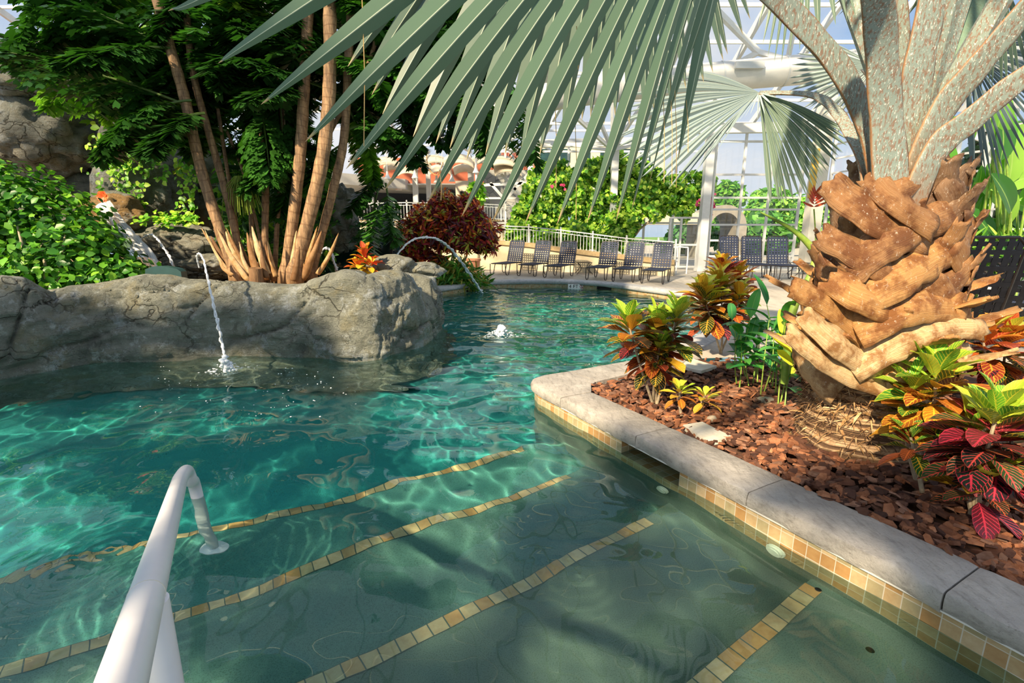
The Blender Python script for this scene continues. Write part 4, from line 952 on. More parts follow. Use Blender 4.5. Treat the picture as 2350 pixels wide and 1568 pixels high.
# numpy leaf clouds
def cloud(name, m, centers, nrm, size, cols, parent=None, seed=0, asp=.55, label=None, fold=.25, jitter=.35, droop=0.0, origin=None, shape='leaf'):
    rs = np.random.RandomState(seed); C_ = np.asarray(centers, float); N = len(C_); Nn = np.asarray(nrm, float) + rs.normal(0, jitter, (N, 3))
    Nn /= np.linalg.norm(Nn, axis=1)[:, None] + 1e-9
    d = rs.normal(0, 1, (N, 3)); d[:, 2] -= droop; d -= Nn*(d*Nn).sum(1)[:, None]; d /= np.linalg.norm(d, axis=1)[:, None] + 1e-9
    s = np.cross(d, Nn); L = size*rs.uniform(.65, 1.25, N)[:, None]; W = L*asp*.5
    tpl = [(0, 0, 0), (.35, -1, fold), (.35, 0, 0), (.35, 1, fold), (.72, -.75, fold), (.72, 0, 0), (.72, .75, fold), (1, 0, -.1)]
    fs0 = [(0, 2, 1), (0, 3, 2), (1, 2, 5, 4), (2, 3, 6, 5), (4, 5, 7), (5, 6, 7)]
    V = np.stack([C_ + d*L*a + s*W*b + Nn*W*c for a, b, c in tpl], 1).reshape(-1, 3)
    cl = np.array([srgb(c) for c in cols]); ci = rs.randint(0, len(cl), N); cc = cl[ci]*rs.uniform(.7, 1.3, N)[:, None]
    me = bpy.data.meshes.new(name); k = 8; off = np.array(parent.matrix_basis.translation if parent is not None else (origin if origin is not None else (0, 0, 0)))
    me.vertices.add(N*k); me.vertices.foreach_set('co', (V - off).astype(np.float32).ravel())
    sizes = np.array([len(f) for f in fs0]); lp = np.concatenate([np.array(f) for f in fs0]); loops = (lp[None, :] + np.arange(N)[:, None]*k).ravel().astype(np.int32)
    me.loops.add(len(loops)); me.loops.foreach_set('vertex_index', loops); st = np.concatenate([[0], np.cumsum(np.tile(sizes, N))[:-1]]).astype(np.int32)
    me.polygons.add(N*len(fs0)); me.polygons.foreach_set('loop_start', st); me.update(calc_edges=True)
    ul = me.uv_layers.new(name='UV'); tu = np.array([(.5 + b*.5, a) for a, b, c in tpl], np.float32); ul.data.foreach_set('uv', tu[lp][None].repeat(N, 0).ravel())
    ca = me.color_attributes.new('Col', 'FLOAT_COLOR', 'POINT'); ca.data.foreach_set('color', np.repeat(np.c_[cc, np.ones(N)], k, 0).astype(np.float32).ravel())
    me.materials.append(m); o = bpy.data.objects.new(name, me); COL.objects.link(o)
    if parent is not None: o.parent = parent
    else: o.location = off
    return o
def shell(rs, lumps, n, inner=.55):
    """points spread over a union of lumps, mostly near the outside, with outward normals"""
    vol = np.array([r[0]*r[1]+r[1]*r[2]+r[0]*r[2] for c, r in lumps]); pr = vol/vol.sum(); idx = rs.choice(len(lumps), n, p=pr)
    d = rs.normal(0, 1, (n, 3)); d /= np.linalg.norm(d, axis=1)[:, None]; c = np.array([l[0] for l in lumps])[idx]; r = np.array([l[1] for l in lumps])[idx]
    f = inner + (1.04 - inner)*rs.uniform(0, 1, n)**.55
    lump = 1 + .16*np.sin(d[:, 0]*7 + idx)*np.cos(d[:, 2]*6 + d[:, 1]*5)
    return c + d*r*(f*lump)[:, None], d + np.array([0, 0, .5])
# leafy bush at the far left
rs_ = np.random.RandomState(5); B0 = Vector((-6.9, 7.6, .7))
L_ = [((-7.6, 8.2, 1.55), (1.2, .8, 1.0)), ((-6.85, 8.0, 1.2), (.85, .7, .7)), ((-6.15, 7.9, .92), (.6, .55, .4)), ((-8.2, 8.2, 2.1), (.9, .7, .75)), ((-5.5, 7.7, .82), (.42, .4, .22)), ((-7.2, 7.6, .95), (.9, .45, .5)), ((-9.3, 8.4, 1.4), (1.2, .8, 1.3))]
bush = empty('hibiscus_bush', B0, 'dense green leafy bush with yellow green lit tops at the left edge', 'bush')
c_, n_ = shell(rs_, L_, 9500); cloud('foliage', leafmat('bush_leaf', .3, .4), c_, n_, .125, ['#4f8a2a', '#6aa833', '#35701f', '#2c5c22', '#84b83a', '#3f7a26'], bush, 6, .75, jitter=.5)
mb = MB()
for i, (a, b) in enumerate((((100, 655), (95, 560)), ((118, 650), (150, 540)), ((60, 640), (40, 520)))):
    mb = MB(); p = K(*a, 7.35); q = K(*b, 7.7); mb.tube([p + Vector((0, 0, -.25)), p.lerp(q, .5) + Vector((.04, 0, 0)), q], [.028, .022, .014], 8); mb.has = False; mb.build('stem', M['stem'], bush)
lf = MB(); c = K(238, 452, 9.0)
for k in range(6):
    a = k/6*2*PI; leafblade(lf, c, Vector((math.cos(a), -.5, math.sin(a))), Vector((0, -1, 0)), .11, .11, .5, (1, 1, 1), 1, taper=1.1)
M['orange'] = plain('orange_petal', '#e8552c', '#f07a3a', 20, .5); o = lf.build('flower', M['orange'], bush, smooth='all'); o['label'] = 'orange hibiscus flower'
# cane palm clump
clump = empty('fishtail_palm_clump', (-4.1, 8.7, .72), 'tall clump of fishtail palms with tan ringed stems behind the rock wall', 'palm tree')
def cane_mat():
    t = NT('cane_bark'); co = t.coord(); uv = t.coord('UV')
    ring = t.new('TexWave', Vector=t.mapping(uv, (.4, 1, 1)), Scale=1.7, Distortion=7.5, Detail=4); ring.bands_direction = 'Y'
    n = t.noise(t.mapping(co, (9, 9, 1.6)), 2.2, 6, .7)
    c = t.ramp(n, [(.3, srgb('#4f3e2a')), (.47, srgb('#86694a')), (.66, srgb('#b8946a'))])
    c = t.mix(t.ramp(ring.outputs[1], [(.0, (.6, .6, .6)), (.10, (0, 0, 0))]), c, srgb('#6a4a2c'))
    return t.done(t.principled(c, .7, t.bump(n, .6, .03)))
M['cane'] = cane_mat(); M['greencane'] = plain('green_leaf_sheath', '#5f7a42', '#7f8f58', 8, .6)
CAN = [([(545, 642), (470, 420), (425, 230), (388, 100), (355, -20)], 8.4, .085), ([(563, 640), (520, 450), (475, 290), (446, 180), (430, 60), (425, -60)], 8.7, .06), ([(605, 642), (609, 400), (594, 223), (570, 60), (565, -60)], 9.0, .06),
       ([(655, 640), (685, 400), (697, 223), (706, 45), (708, -80)], 8.6, .095), ([(672, 640), (733, 400), (755, 223), (757, 0), (757, -120)], 8.4, .11), ([(712, 636), (762, 446), (790, 312), (800, 120), (810, -60)], 8.7, .075),
       ([(585, 640), (577, 460), (600, 300), (640, 100), (660, -60)], 9.2, .045), ([(630, 640), (637, 500), (650, 330), (640, 150), (630, -30)], 9.3, .045), ([(560, 640), (540, 500), (520, 380), (500, 250)], 9.1, .035), ([(615, 642), (590, 520), (560, 400), (520, 300)], 9.2, .03), ([(690, 640), (700, 520), (720, 420), (760, 300), (840, 160), (880, 20)], 9.1, .04)]
trunks = []
for pts, D, r in CAN:
    p = catmull([K(x, y, D + .02*i) for i, (x, y) in enumerate(pts)], 9); n = len(p); p[0].z -= .15
    rr = [r*(1.0 if i > 2 else 1.5 - .2*i)*(1 - .18*i/n)*(1 + .05*math.sin(i*2.1)) for i in range(n)]
    mb = MB(); mb.tube(p, rr, 12)
    mb.uv = [(u, v*((p[-1]-p[0]).length)*1.6) for u, v in mb.uv]
    mb.build('trunk', M['cane'], clump, smooth='all'); trunks.append(p)
# papery sheaths at the foot
rs = random.Random(8)
M['sheath'] = plain('dry_sheath', '#ffffff', '#d8c4a4', 10, .7, .5, 25, vc=True)
for i in range(34):
    x = rs.uniform(530, 735); D = rs.uniform(8.0, 9.0); b = K(x, rs.uniform(628, 648), D); lean = (x - 632)/110; h = rs.uniform(.2, .95)
    tip = b + Vector((lean*h*.7 + rs.uniform(-.08, .08), rs.uniform(-.1, .05), h)); m = b.lerp(tip, .5) + Vector((lean*.05, -.03, 0)); mb = MB()
    pts = catmull([b, m, tip], 5); nn = [Vector((lean*.4, -1, 0)).normalized()]*len(pts); tg = (tip-b).normalized(); dd = [tg.cross(nn[0]).normalized()]*len(pts); w = rs.uniform(.035, .075)
    c0 = srgb(rs.choice(('#b8976a', '#96734a', '#cdb48a', '#7c5c3a')))
    strip_solid(mb, pts, dd, nn, [w*(1 - (k/(len(pts)-1))**2*.9) for k in range(len(pts))], [.012]*len(pts), .5, .4, (*c0, 1), i*1.7, 4); mb.build('dry_sheath', M['sheath'], clump, smooth='all')
mb = MB(); c = K(585, 618, 7.95); mb.tube([c + Vector((0, 0, -.25)), c + Vector((.02, -.02, .02))], [.11, .10], 14); mb.has = False; o = mb.build('cut_stump', M['cane'], clump)
# fishtail fronds
M['fishleaf'] = leafmat('fishtail_leaf', .32, .4)
def frond(start, direc, L, rs, pal, sag=.35, name='frond', dens=1.0):
    direc = direc.normalized(); mb = MB(); rp = []; N = 20; p = Vector(start); d = direc.copy()
    for i in range(N+1): rp.append(p.copy()); p = p + d*(L/N); d = (d + Vector((0, 0, -sag/N*1.4))).normalized()
    c0 = srgb(rs.choice(pal))
    mb.tube(rp, [.022*(1 - .8*i/N) for i in range(N+1)], 5, col=(*srgb('#5f7a3a'), 1))
    for i in range(3, N+1):
        for sgn in (-1, 1):
            if i == N and sgn < 0: continue
            t = i/N; tg = (rp[i] - rp[i-1]).normalized(); side = tg.cross(Vector((0, 0, 1))).normalized()*sgn
            pl = L*.34*(math.sin(PI*min(1, .18 + t*.85))**.7) * rs.uniform(.8, 1.1); pd = (side + tg*.55 + Vector((0, 0, rs.uniform(-.35, .1)))).normalized() if i < N else tg
            q = Vector(rp[i]); pn = max(3, int(8*dens)); sub = Vector(pd)
            for j in range(pn):
                q = q + sub*(pl/pn); sub = (sub + Vector((0, 0, -.09))).normalized()
                for s2 in (-1, 1):
                    if rs.random() < .08: continue
                    n3 = sub.cross(Vector((0, 0, 1))); n3 = n3.normalized()*s2
                    ld = (sub*.75 + n3*.9 + Vector((0, 0, rs.uniform(-.45, .15)))).normalized(); ll = rs.uniform(.14, .24)*(1.15 - .35*j/pn); wv = ld.cross(Vector((rs.uniform(-.3, .3), rs.uniform(-.3, .3), 1))).normalized()*ll*rs.uniform(.28, .4)
                    f = rs.uniform(.65, 1.35); cc = (c0[0]*f, c0[1]*f, c0[2]*f, 1); e = q + ld*ll
                    mb.add([q, q + ld*ll*.62 + wv*.8, e + wv*.95 + ld*ll*.12, e + wv*.35 - ld*ll*.1, e - wv*.1 + ld*ll*.16, e - wv*.55 - ld*ll*.14, q + ld*ll*.55 - wv*.7], [(0, 1, 2, 3), (0, 3, 4, 5), (0, 5, 6)], [(.1, 0)]*7, cc)
    mb.has = True; return mb.build(name, M['fishleaf'], clump, smooth=False)
DK = ['#2f5a24', '#3a6b28', '#27501f', '#447a2c']; LT = ['#7ab035', '#9ac23f', '#5f9a30']
rs = random.Random(77)
fr = []
# explicit fronds read off the picture: (start px, D) -> (tip px, D)
for s, e, D0, D1, sg, pal in (((425, 240), (-20, 95), 8.5, 8.0, .2, DK), ((420, 260), (60, 70), 8.6, 9.2, .25, DK), ((400, 120), (80, -40), 8.5, 8.6, .2, DK), ((440, 230), (220, 330), 8.4, 8.0, .8, DK), ((470, 260), (330, 330), 8.4, 7.8, .9, DK),
        ((390, 110), (150, 120), 8.4, 7.6, .3, DK), ((430, 150), (560, -60), 8.6, 8.6, .3, DK), ((446, 180), (650, 120), 8.7, 8.3, .7, DK), ((594, 223), (480, 120), 9.0, 8.6, .5, DK), ((600, 250), (620, 400), 9.0, 8.4, .9, DK),
        ((697, 220), (560, 200), 8.6, 8.1, .8, DK), ((700, 150), (540, 40), 8.6, 8.4, .5, DK), ((706, 45), (600, -80), 8.6, 8.8, .3, DK), ((755, 120), (900, 220), 8.5, 8.8, .9, DK), ((757, 0), (930, 60), 8.5, 8.9, .5, DK), ((790, 300), (960, 300), 8.8, 9.6, .9, DK),
        ((800, 120), (1010, 250), 8.8, 9.8, 1.0, DK), ((880, 20), (1130, 330), 9.1, 9.6, 1.1, DK), ((880, 20), (1250, 330), 9.3, 10.2, 1.0, DK), ((880, -20), (1190, 200), 9.2, 9.8, .6, DK), ((640, 150), (650, 330), 9.3, 8.9, 1.0, DK), ((650, 330), (560, 420), 9.2, 8.6, .9, DK), ((650, 330), (720, 330), 9.3, 9.0, .6, DK),
        ((520, 300), (400, 300), 9.2, 9.0, .7, DK), ((500, 250), (380, 200), 9.2, 9.6, .4, LT), ((560, 300), (640, 250), 9.6, 9.9, .4, DK), ((300, 60), (250, 260), 10.4, 10.2, .8, LT), ((360, 100), (330, 300), 10.4, 10.4, .8, LT), ((420, 60), (480, 240), 10.2, 10.2, .8, LT),
        ((330, -40), (120, 60), 9.4, 9.0, .4, DK), ((250, -60), (30, 120), 9.0, 8.7, .7, DK), ((560, -60), (500, 180), 9.0, 8.7, .8, DK), ((640, -60), (740, 130), 9.0, 8.9, .8, DK), ((480, -60), (350, 80), 8.8, 8.4, .6, DK), ((800, 250), (850, 400), 9.6, 9.8, 1.0, LT), ((790, 330), (700, 420), 9.4, 9.1, .8, DK),
         ((700, -70), (860, 30), 8.9, 8.6, .4, DK), ((560, 60), (640, 180), 9.3, 9.0, .6, DK), ((610, 380), (540, 330), 9.4, 9.4, .6, DK), ((690, 350), (640, 480), 9.6, 9.4, .7, DK), ((560, 150), (430, 330), 9.8, 9.4, .6, DK), ((650, 100), (560, 330), 9.9, 9.6, .6, DK), ((720, 60), (840, 180), 9.4, 9.4, .6, DK)):
    a, b = K(*s, D0), K(*e, D1); d = b - a; Ln = d.length*1.08; d = d.normalized() + Vector((0, 0, sg*.42)); frond(a, d, Ln, rs, pal, sg)
for i in range(64):                     # the deeper crown behind the stems
    sx = rs.choice((380, 430, 470, 560, 600, 690, 720, 757, 800, 860)) + rs.uniform(-30, 30); sy = rs.uniform(-90, 190); D0 = rs.uniform(8.9, 10.6); a = rs.uniform(-.5, PI + .5)
    ex = sx + math.cos(a)*rs.uniform(170, 300); ey = sy + rs.uniform(-60, 200); D1 = D0 + rs.uniform(-.6, .8)
    a_, b_ = K(sx, sy, D0), K(ex, ey, D1); d = b_ - a_; frond(a_, d.normalized() + Vector((0, 0, .3)), d.length*1.1, rs, DK if rs.random() < .85 else LT, .6, dens=.85)
for i in range(18):
    sx = rs.uniform(800, 1060); sy = rs.uniform(-60, 180); D0 = rs.uniform(9.2, 10.6); ex = sx + rs.uniform(-40, 170); ey = sy + rs.uniform(90, 230)
    a_, b_ = K(sx, sy, D0), K(ex, ey, D0 + rs.uniform(-.3, .6)); d = b_ - a_; frond(a_, d.normalized() + Vector((0, 0, .3)), d.length*1.1, rs, DK, .6, dens=.8)
for s, e, D0, D1, sg in (((880, 400), (800, 470), 9.9, 9.7, .5), ((885, 420), (905, 545), 9.9, 9.9, .5), ((870, 430), (830, 600), 9.9, 9.7, .4)):
    a_, b_ = K(*s, D0), K(*e, D1); d = b_ - a_; frond(a_, d.normalized() + Vector((0, 0, sg*.3)), d.length*1.05, rs, DK, sg, dens=.45)
lf = MB(); c = K(555, 440, 8.7); rr_ = random.Random(2)
for i in range(60):
    x = rr_.gauss(0, .10); y = rr_.gauss(0, .08); lf.tube([c + Vector((x*.3, y*.3, .25)), c + Vector((x, y, .05)), c + Vector((x*1.3, y*1.3, -rr_.uniform(.2, .4)))], .007, 4, False, (*srgb('#8aa03a'), 1))
o = lf.build('seed_tassel', M['fishleaf'], clump, smooth='all'); o['label'] = 'hanging yellow green seed tassel'
# trailing vine on the pillar
rs_ = np.random.RandomState(15); pts = []; nr = []
for x0, y0, y1 in ((262, 330, 480), (275, 350, 500), (290, 345, 490), (300, 420, 520), (330, 380, 560), (352, 360, 420), (375, 340, 420), (412, 360, 545), (420, 380, 520), (436, 370, 560), (446, 400, 520), (232, 380, 440), (318, 420, 560), (360, 500, 512), (385, 500, 515), (402, 490, 515), (345, 505, 515), (370, 500, 512)):
    for k in range(int((y1-y0)/5)):
        pts.append(K(x0 + rs_.normal(0, 5), y0 + (y1-y0)*rs_.uniform(), 10.65)); nr.append((0, -1, .3))
for k in range(260): pts.append(K(rs_.normal(270, 28), rs_.normal(350, 22), 10.6)); nr.append((0, -1, .5))
for k in range(150): pts.append(K(rs_.normal(390, 35), rs_.normal(505, 7), 9.8)); nr.append((0, -.6, 1))
vine = tag(cloud('trailing_vine', leafmat('vine_leaf', .35, .4), pts, nr, .11, ['#9ad03f', '#6fb035', '#58962c', '#b8dc50'], None, 3, .8, origin=K(330, 400, 10.65)), 'bright green heart leaved vine trailing over the rock pillar', 'vine')
pts = []; nr = []
for k in range(900): pts.append(K(rs_.uniform(215, 420), rs_.normal(190, 85), 11.4 + rs_.uniform(-.3, .6))); nr.append((0, -1, .6))
tag(cloud('bright_foliage', leafmat('bright_leaf', .5, .4), pts, nr, .24, ['#a8c83a', '#c8d848', '#7aa830', '#5f8f2a'], None, 4, .6, origin=K(300, 190, 11.4)), 'bright yellow green foliage in the gap between cliff and palm stems', 'shrub')  # leaf colours are bright yellow greens throughout
pts = []; nr = []
for k in range(2600):
    x = rs_.uniform(500, 760); y = rs_.uniform(330, 625); pts.append(K(x, y, 10.6 + rs_.uniform(-.9, .7))); nr.append((rs_.normal(0, .6), -.6, .5))
tag(cloud('leafy_undergrowth', leafmat('undergrowth_leaf', .3, .45), pts, nr, .26, ['#3a6b28', '#27501f', '#4f8a2a', '#1f4a1f', '#6fa830'], None, 17, .3, origin=K(620, 600, 10.6), jitter=.8), 'dark narrow leaved undergrowth filling the space behind the cane palm stems', 'shrub')
# teal seat back, red croton on the rock, aquarium glass
M['teal'] = plain('dark_teal_vinyl', '#1d3f3f', '#24494a', 4, .45)
mb = MB(); a = K(335, 640, 7.6); n = 12; vs = []
top = [(333, 618), (350, 612), (370, 611), (390, 614), (405, 617), (415, 624), (419, 650), (333, 650)]
fr_ = [K(x, y, 7.6) for x, y in top]; bk = [p + Vector((0, .14, 0)) for p in fr_]; k = len(top); mb.add(fr_ + bk, [tuple(range(k)), tuple(range(2*k-1, k-1, -1))] + [(i, i+k, (i+1) % k + k, (i+1) % k) for i in range(k)])
tag(mb.build('seat_back', M['teal'], origin=K(376, 648, 7.6)), 'dark teal curved seat back showing above the rock wall', 'seat')
# red and yellow croton on the rock wall
b = K(838, 632, 8.6)
RC = ([('#e0b83a', .1), ('#c9402a', .6), ('#e07a2a', .4)], [('#c9402a', .6), ('#b82c24', .7)], [('#e0b02c', .1), ('#d8c23a', .05), ('#c9502a', .5)])
croton(b, [(K(835, 580, 8.6), .32, 22, 1.0), (K(818, 610, 8.5), .10, 10, .9), (K(852, 605, 8.5), .14, 10, .9)], 'small red and yellow croton growing on top of the rock wall', 14, .24, pal=RC)
# ================= terrace furniture, ramp, railings =================
M['white'] = plain('white_paint', '#e6e7e4', '#dadbd8', 4, .45); M['steel'] = plain('white_steel', '#d9dbd8', '#c9ccca', 2, .5)
M['strap'] = plain('navy_vinyl_strap', '#232c44', '#303b56', 30, .65); M['bframe'] = plain('dark_metal_frame', '#2a2624', '#38322e', 20, .4)
M['bstrap'] = plain('black_vinyl_strap', '#14161a', '#1e2126', 30, .4)
M['stucco'] = plain('cream_stucco', '#e6d2a8', '#f0dfba', 4, .85, .3, 80); M['cap'] = stone_mat('sand_stone_cap', '#a98f66', '#c4aa7c', '#d8c294', 3)
def lounger(loc, rz, label, group, strap='strap', rec=20, name='sun_lounger'):
    root = empty(name, loc, label, 'sun lounger', group, rz)
    W, SH_, LS, LB = .29, .38, 1.22, .78; r = .014; a = math.radians(rec)
    bd = Vector((0, math.sin(a), math.cos(a))); bn = Vector((0, -math.cos(a), math.sin(a)))
    root_m = Matrix.Rotation(0, 4, 'Z')
    def B(mb, nm, m):
        me_o = mb.build(nm, m, None, smooth=True); me_o.parent = root; return me_o
    f = MB(); f.tube([(W, .05, SH_), (W, -LS+.06, SH_), (W-.05, -LS, SH_), (-W+.05, -LS, SH_), (-W, -LS+.06, SH_), (-W, .05, SH_)], r, 7)
    f.tube([(-W, .0, SH_-.03), (W, .0, SH_-.03)], r, 6); f.has = False; B(f, 'frame', M['bframe'])
    bf = MB(); h = Vector((0, .02, SH_+.02)); bf.tube([h + Vector((-W, 0, 0)), h + bd*(LB-.08) + Vector((-W, 0, 0)), h + bd*LB + Vector((-W+.08, 0, 0)), h + bd*LB + Vector((W-.08, 0, 0)), h + bd*(LB-.08) + Vector((W, 0, 0)), h + Vector((W, 0, 0))], r, 7); bf.has = False; bfo = B(bf, 'back_frame', M['bframe'])
    bk = MB(); ns = 10
    for i in range(ns):
        y = .04 + (LB-.10)*i/(ns-1); o = .004 if i % 2 else -.004
        c = h + bd*y + bn*o; bk.bar(c + Vector((-W, 0, 0)), c + Vector((W, 0, 0)), .006, .043, up=bd)
    for i in range(7):
        x = (-W + .045) + (2*W-.09)*i/6; c = h + Vector((x, 0, 0)); bk.bar(c, c + bd*LB, .048, .006, up=bn)
    bo = B(bk, 'backrest', M[strap]); bo.parent = bfo
    st = MB()
    for i in range(14):
        y = -.05 - (LS-.1)*i/13; st.bar((-W, y, SH_+.006), (W, y, SH_+.006), .054, .006)
    for i in range(7):
        x = (-W + .045) + (2*W-.09)*i/6; st.bar((x, 0, SH_+.011), (x, -LS, SH_+.011), .048, .005)
    B(st, 'seat', M[strap])
    for sx in (-1, 1):
        for y0 in (-LS+.12, -.22):
            l = MB(); l.tube(catmull([(sx*W, y0-.14, SH_), (sx*W*1.02, y0-.13, .10), (sx*W*1.02, y0-.05, .014), (sx*W*1.02, y0+.07, .014), (sx*W*1.02, y0+.13, .12), (sx*W, y0+.22, SH_-.01)], 4), r, 6); l.has = False; B(l, 'leg', M['bframe'])
    return root
hp_ = [(1180, 601), (1240, 603), (1299, 606), (1393, 609), (1452, 612), (1516, 615)]
nm = ['leftmost navy strap sun lounger by the ramp wall', 'second navy strap sun lounger from the left by the ramp wall', 'third navy strap sun lounger, just left of the small side table', 'fourth navy strap sun lounger, just right of the small side table', 'fifth navy strap sun lounger, second from the right by the ramp wall', 'navy strap sun lounger at the right end of the row, by the white grab rails']
proto = None
for (x, y), l in zip(hp_, nm):
    p = P(x, y, CZ + .38 - .01)
    if proto is None: proto = lounger((p.x, p.y, CZ-.01), math.radians(-27), l, 'sun loungers in a row by the ramp wall'); o = proto
    else: o = copy_tree(proto); o['label'] = l; o.location = (p.x, p.y, CZ-.01)
for x, y, l, dx in ((1672, 604, 'dark strap sun lounger half hidden behind the red croton by the window wall', 0), (1724, 608, 'dark strap sun lounger in front of the window wall, left of the pair', 0), (1784, 610, 'dark strap sun lounger in front of the window wall, right of the pair', 0), (1902, 606, 'dark strap sun lounger glimpsed left of the palm trunk', 0)):
    p = P(x, y, CZ + .38); o = copy_tree(proto); o['label'] = l; o['group'] = 'dark loungers by the window wall'; o.location = (p.x, p.y, CZ-.01); o.rotation_euler = (0, 0, math.radians(-4)); o.scale = (1.12, .8, 1.15)
for o in list(COL.objects):
    pass
c1 = lounger((6.2, 6.0, CZ-.01), math.radians(118), 'black strap lounger with raised back right behind the palm trunk', 'black loungers behind the palm', 'bstrap', 14); c1.scale = (1.25, 1.0, 1.25)
c2 = copy_tree(c1); c2['label'] = 'black strap lounger with raised back at the right edge, behind the orange croton'
# orient so the woven backs face the camera
c1.location = (*PD(2215, 700, 5.9).xy, CZ-.01); c1.rotation_euler = (0, 0, math.radians(172)); c2.location = (*PD(2352, 705, 6.0).xy, CZ-.01); c2.rotation_euler = (0, 0, math.radians(166))
for i, (x, D) in enumerate(((2290, 7.6), (2335, 7.8), (2385, 7.9))):
    c = lounger((*PD(x, 620, D).xy, CZ-.01), math.radians(60), ['grey strap lounger back tilted beyond the black loungers, leftmost of three', 'grey strap lounger back tilted beyond the black loungers, middle of three', 'grey strap lounger back tilted at the right edge beyond the black loungers'][i], 'tilted loungers beyond the black pair', 'strap', 48) if i == 0 else copy_tree(c)
    if i: c['label'] = ['', 'grey strap lounger back tilted beyond the black loungers, middle of three', 'grey strap lounger back tilted at the right edge beyond the black loungers'][i]; c.location = (*PD(x, 620, D).xy, CZ-.01)
    c.scale = (1.2, 1.1, 1.2)
def table(p, label, sc=1.0):
    root = empty('side_table', p, label, 'side table'); W = .24*sc
    def B(mb, nm, m): o = mb.build(nm, m, None); o.parent = root
    t = MB(); t.box((0, 0, .40), (2*W, 2*W, .018)); t.has = False; B(t, 'table_top', M['bframe'])
    for sx in (-1, 1):
        l = MB(); l.tube(catmull([(sx*W, -W, .40), (sx*W*.5, -W*.8, .22), (sx*W*1.1, -W, .01), (sx*W*1.1, W, .01), (sx*W*.5, W*.8, .22), (sx*W, W, .40)], 4), .012, 6); l.has = False; B(l, 'leg', M['bframe'])
    s = MB(); s.bar((-W*.6, 0, .2), (W*.6, 0, .2), .03, .012); B(s, 'stretcher', M['bframe'])
p = P(1340, 628, CZ); table((p.x, p.y, CZ-.01), 'small dark metal side table between the third and fourth loungers')
p = P(1836, 630, CZ); table((p.x, p.y, CZ-.01), 'small dark metal side table right of the loungers by the window wall', 1.15)
# ramp wall with cap
RX = [1060, 1137, 1215, 1286, 1358, 1436, 1510, 1548]
Db = lambda x: P(x, interp([1060, 1150, 1545], [617, 618, 633], x), CZ).y
capy = lambda x: interp([1060, 1137, 1215, 1321, 1416, 1487, 1548], [553, 556, 562, 578, 588, 597, 602], x)
raily = lambda x: interp([1060, 1137, 1215, 1286, 1358, 1436, 1510, 1548], [517, 518, 521, 528, 537, 547, 553, 556], x)
def R3(x, y, off=0.0): d = Db(x) + off; return PD(x, y, d)
rw = empty('ramp_wall', (*R3(1300, 600).xy, CZ), 'cream stucco ramp wall with a sandy stone cap behind the loungers', 'wall')
mb = MB(); mc = MB()
for x0, x1 in zip(RX, RX[1:]):
    a, b = R3(x0, capy(x0)), R3(x1, capy(x1)); za, zb = a.z, b.z; n = Vector((-(b-a).y, (b-a).x, 0)).normalized()*.25
    if n.y < 0: n = -n
    vs = [(a.x, a.y, CZ-.03), (b.x, b.y, CZ-.03), (b.x, b.y, zb), (a.x, a.y, za)]; vs += [(v[0]+n.x, v[1]+n.y, v[2]) for v in vs]
    mb.add(vs, [(0, 1, 2, 3), (7, 6, 5, 4), (3, 2, 6, 7)])
    mc.bar((a.x+n.x*.4, a.y+n.y*.4, za), (b.x+n.x*.4, b.y+n.y*.4, zb), .36, .15)
mb.build('wall_body', M['stucco'], rw, smooth=False); mc.build('stone_cap', M['cap'], rw)
def railing(xs, ytop, ybot, Dfn, label, post_px, pick_px, off=.1):
    def Q(x, y): return PD(x, y, Dfn(x) + off)
    c = Q(xs[0], ybot(xs[0])); root = empty('white_railing', c, label, 'railing')
    tr, br, sc = MB(), MB(), MB()
    n = len(xs)
    for a, b in zip(xs, xs[1:]):
        A_, B_ = Q(a, ytop(a)), Q(b, ytop(b)); tr.bar(A_, B_, .05, .035)
        dn_ = Vector((0, 0, -.11)); tr.bar(A_ + dn_, B_ + dn_, .03, .02)
        lo = Q(a, ybot(a)), Q(b, ybot(b)); br.bar(lo[0] + Vector((0, 0, .07)), lo[1] + Vector((0, 0, .07)), .03, .025)
    tr.build('top_rail', M['white'], root); br.build('bottom_rail', M['white'], root)
    x = xs[0]; i = 0
    while x < xs[-1]:
        A_ = Q(x, ytop(x)) + Vector((0, 0, -.055)); w = .045
        sc.tube([A_ + Vector((math.cos(t)*w, 0, math.sin(t)*w)) for t in [PI*k/6 for k in range(7)]], .009, 4, False); sc.box(A_ + Vector((0, 0, -.04)), (.12, .008, .02)); x += pick_px*2.2
    sc.has = False; sc.build('scrollwork', M['white'], root)
    pk = None; x = xs[0]
    while x <= xs[-1]:
        a = Q(x, ybot(x)); b = Q(x, ytop(x)); h = (b.z - a.z) - .13
        if pk is None:
            m_ = MB(); m_.box((0, 0, .5), (.018, .018, 1.0)); pk = m_.build('picket', M['white'], None); pk.parent = root
        else: pk = pk.copy(); COL.objects.link(pk)
        pk.location = Vector((a.x, a.y, a.z + .04)) - root.location; pk.scale = (1, 1, h); x += pick_px
    ps = None
    for x in post_px:
        a = Q(x, ybot(x)); b = Q(x, ytop(x)); h = b.z - a.z + .05
        if ps is None:
            m_ = MB(); m_.box((0, 0, .5), (.05, .05, 1.0)); m_.lathe((0, 0, 1.0), [(.02, 0), (.034, .02), (.034, .05), (.01, .075)], 8); m_.has = False; ps = m_.build('post', M['white'], None); ps.parent = root
        else: ps = ps.copy(); COL.objects.link(ps)
        ps.location = Vector((a.x, a.y, a.z)) - root.location; ps.scale = (1, 1, h)
railing(RX[1:], raily, capy, Db, 'white picket railing with scroll band sloping along the ramp wall', (1137, 1213, 1286, 1359, 1436, 1508, 1548), 7.2)
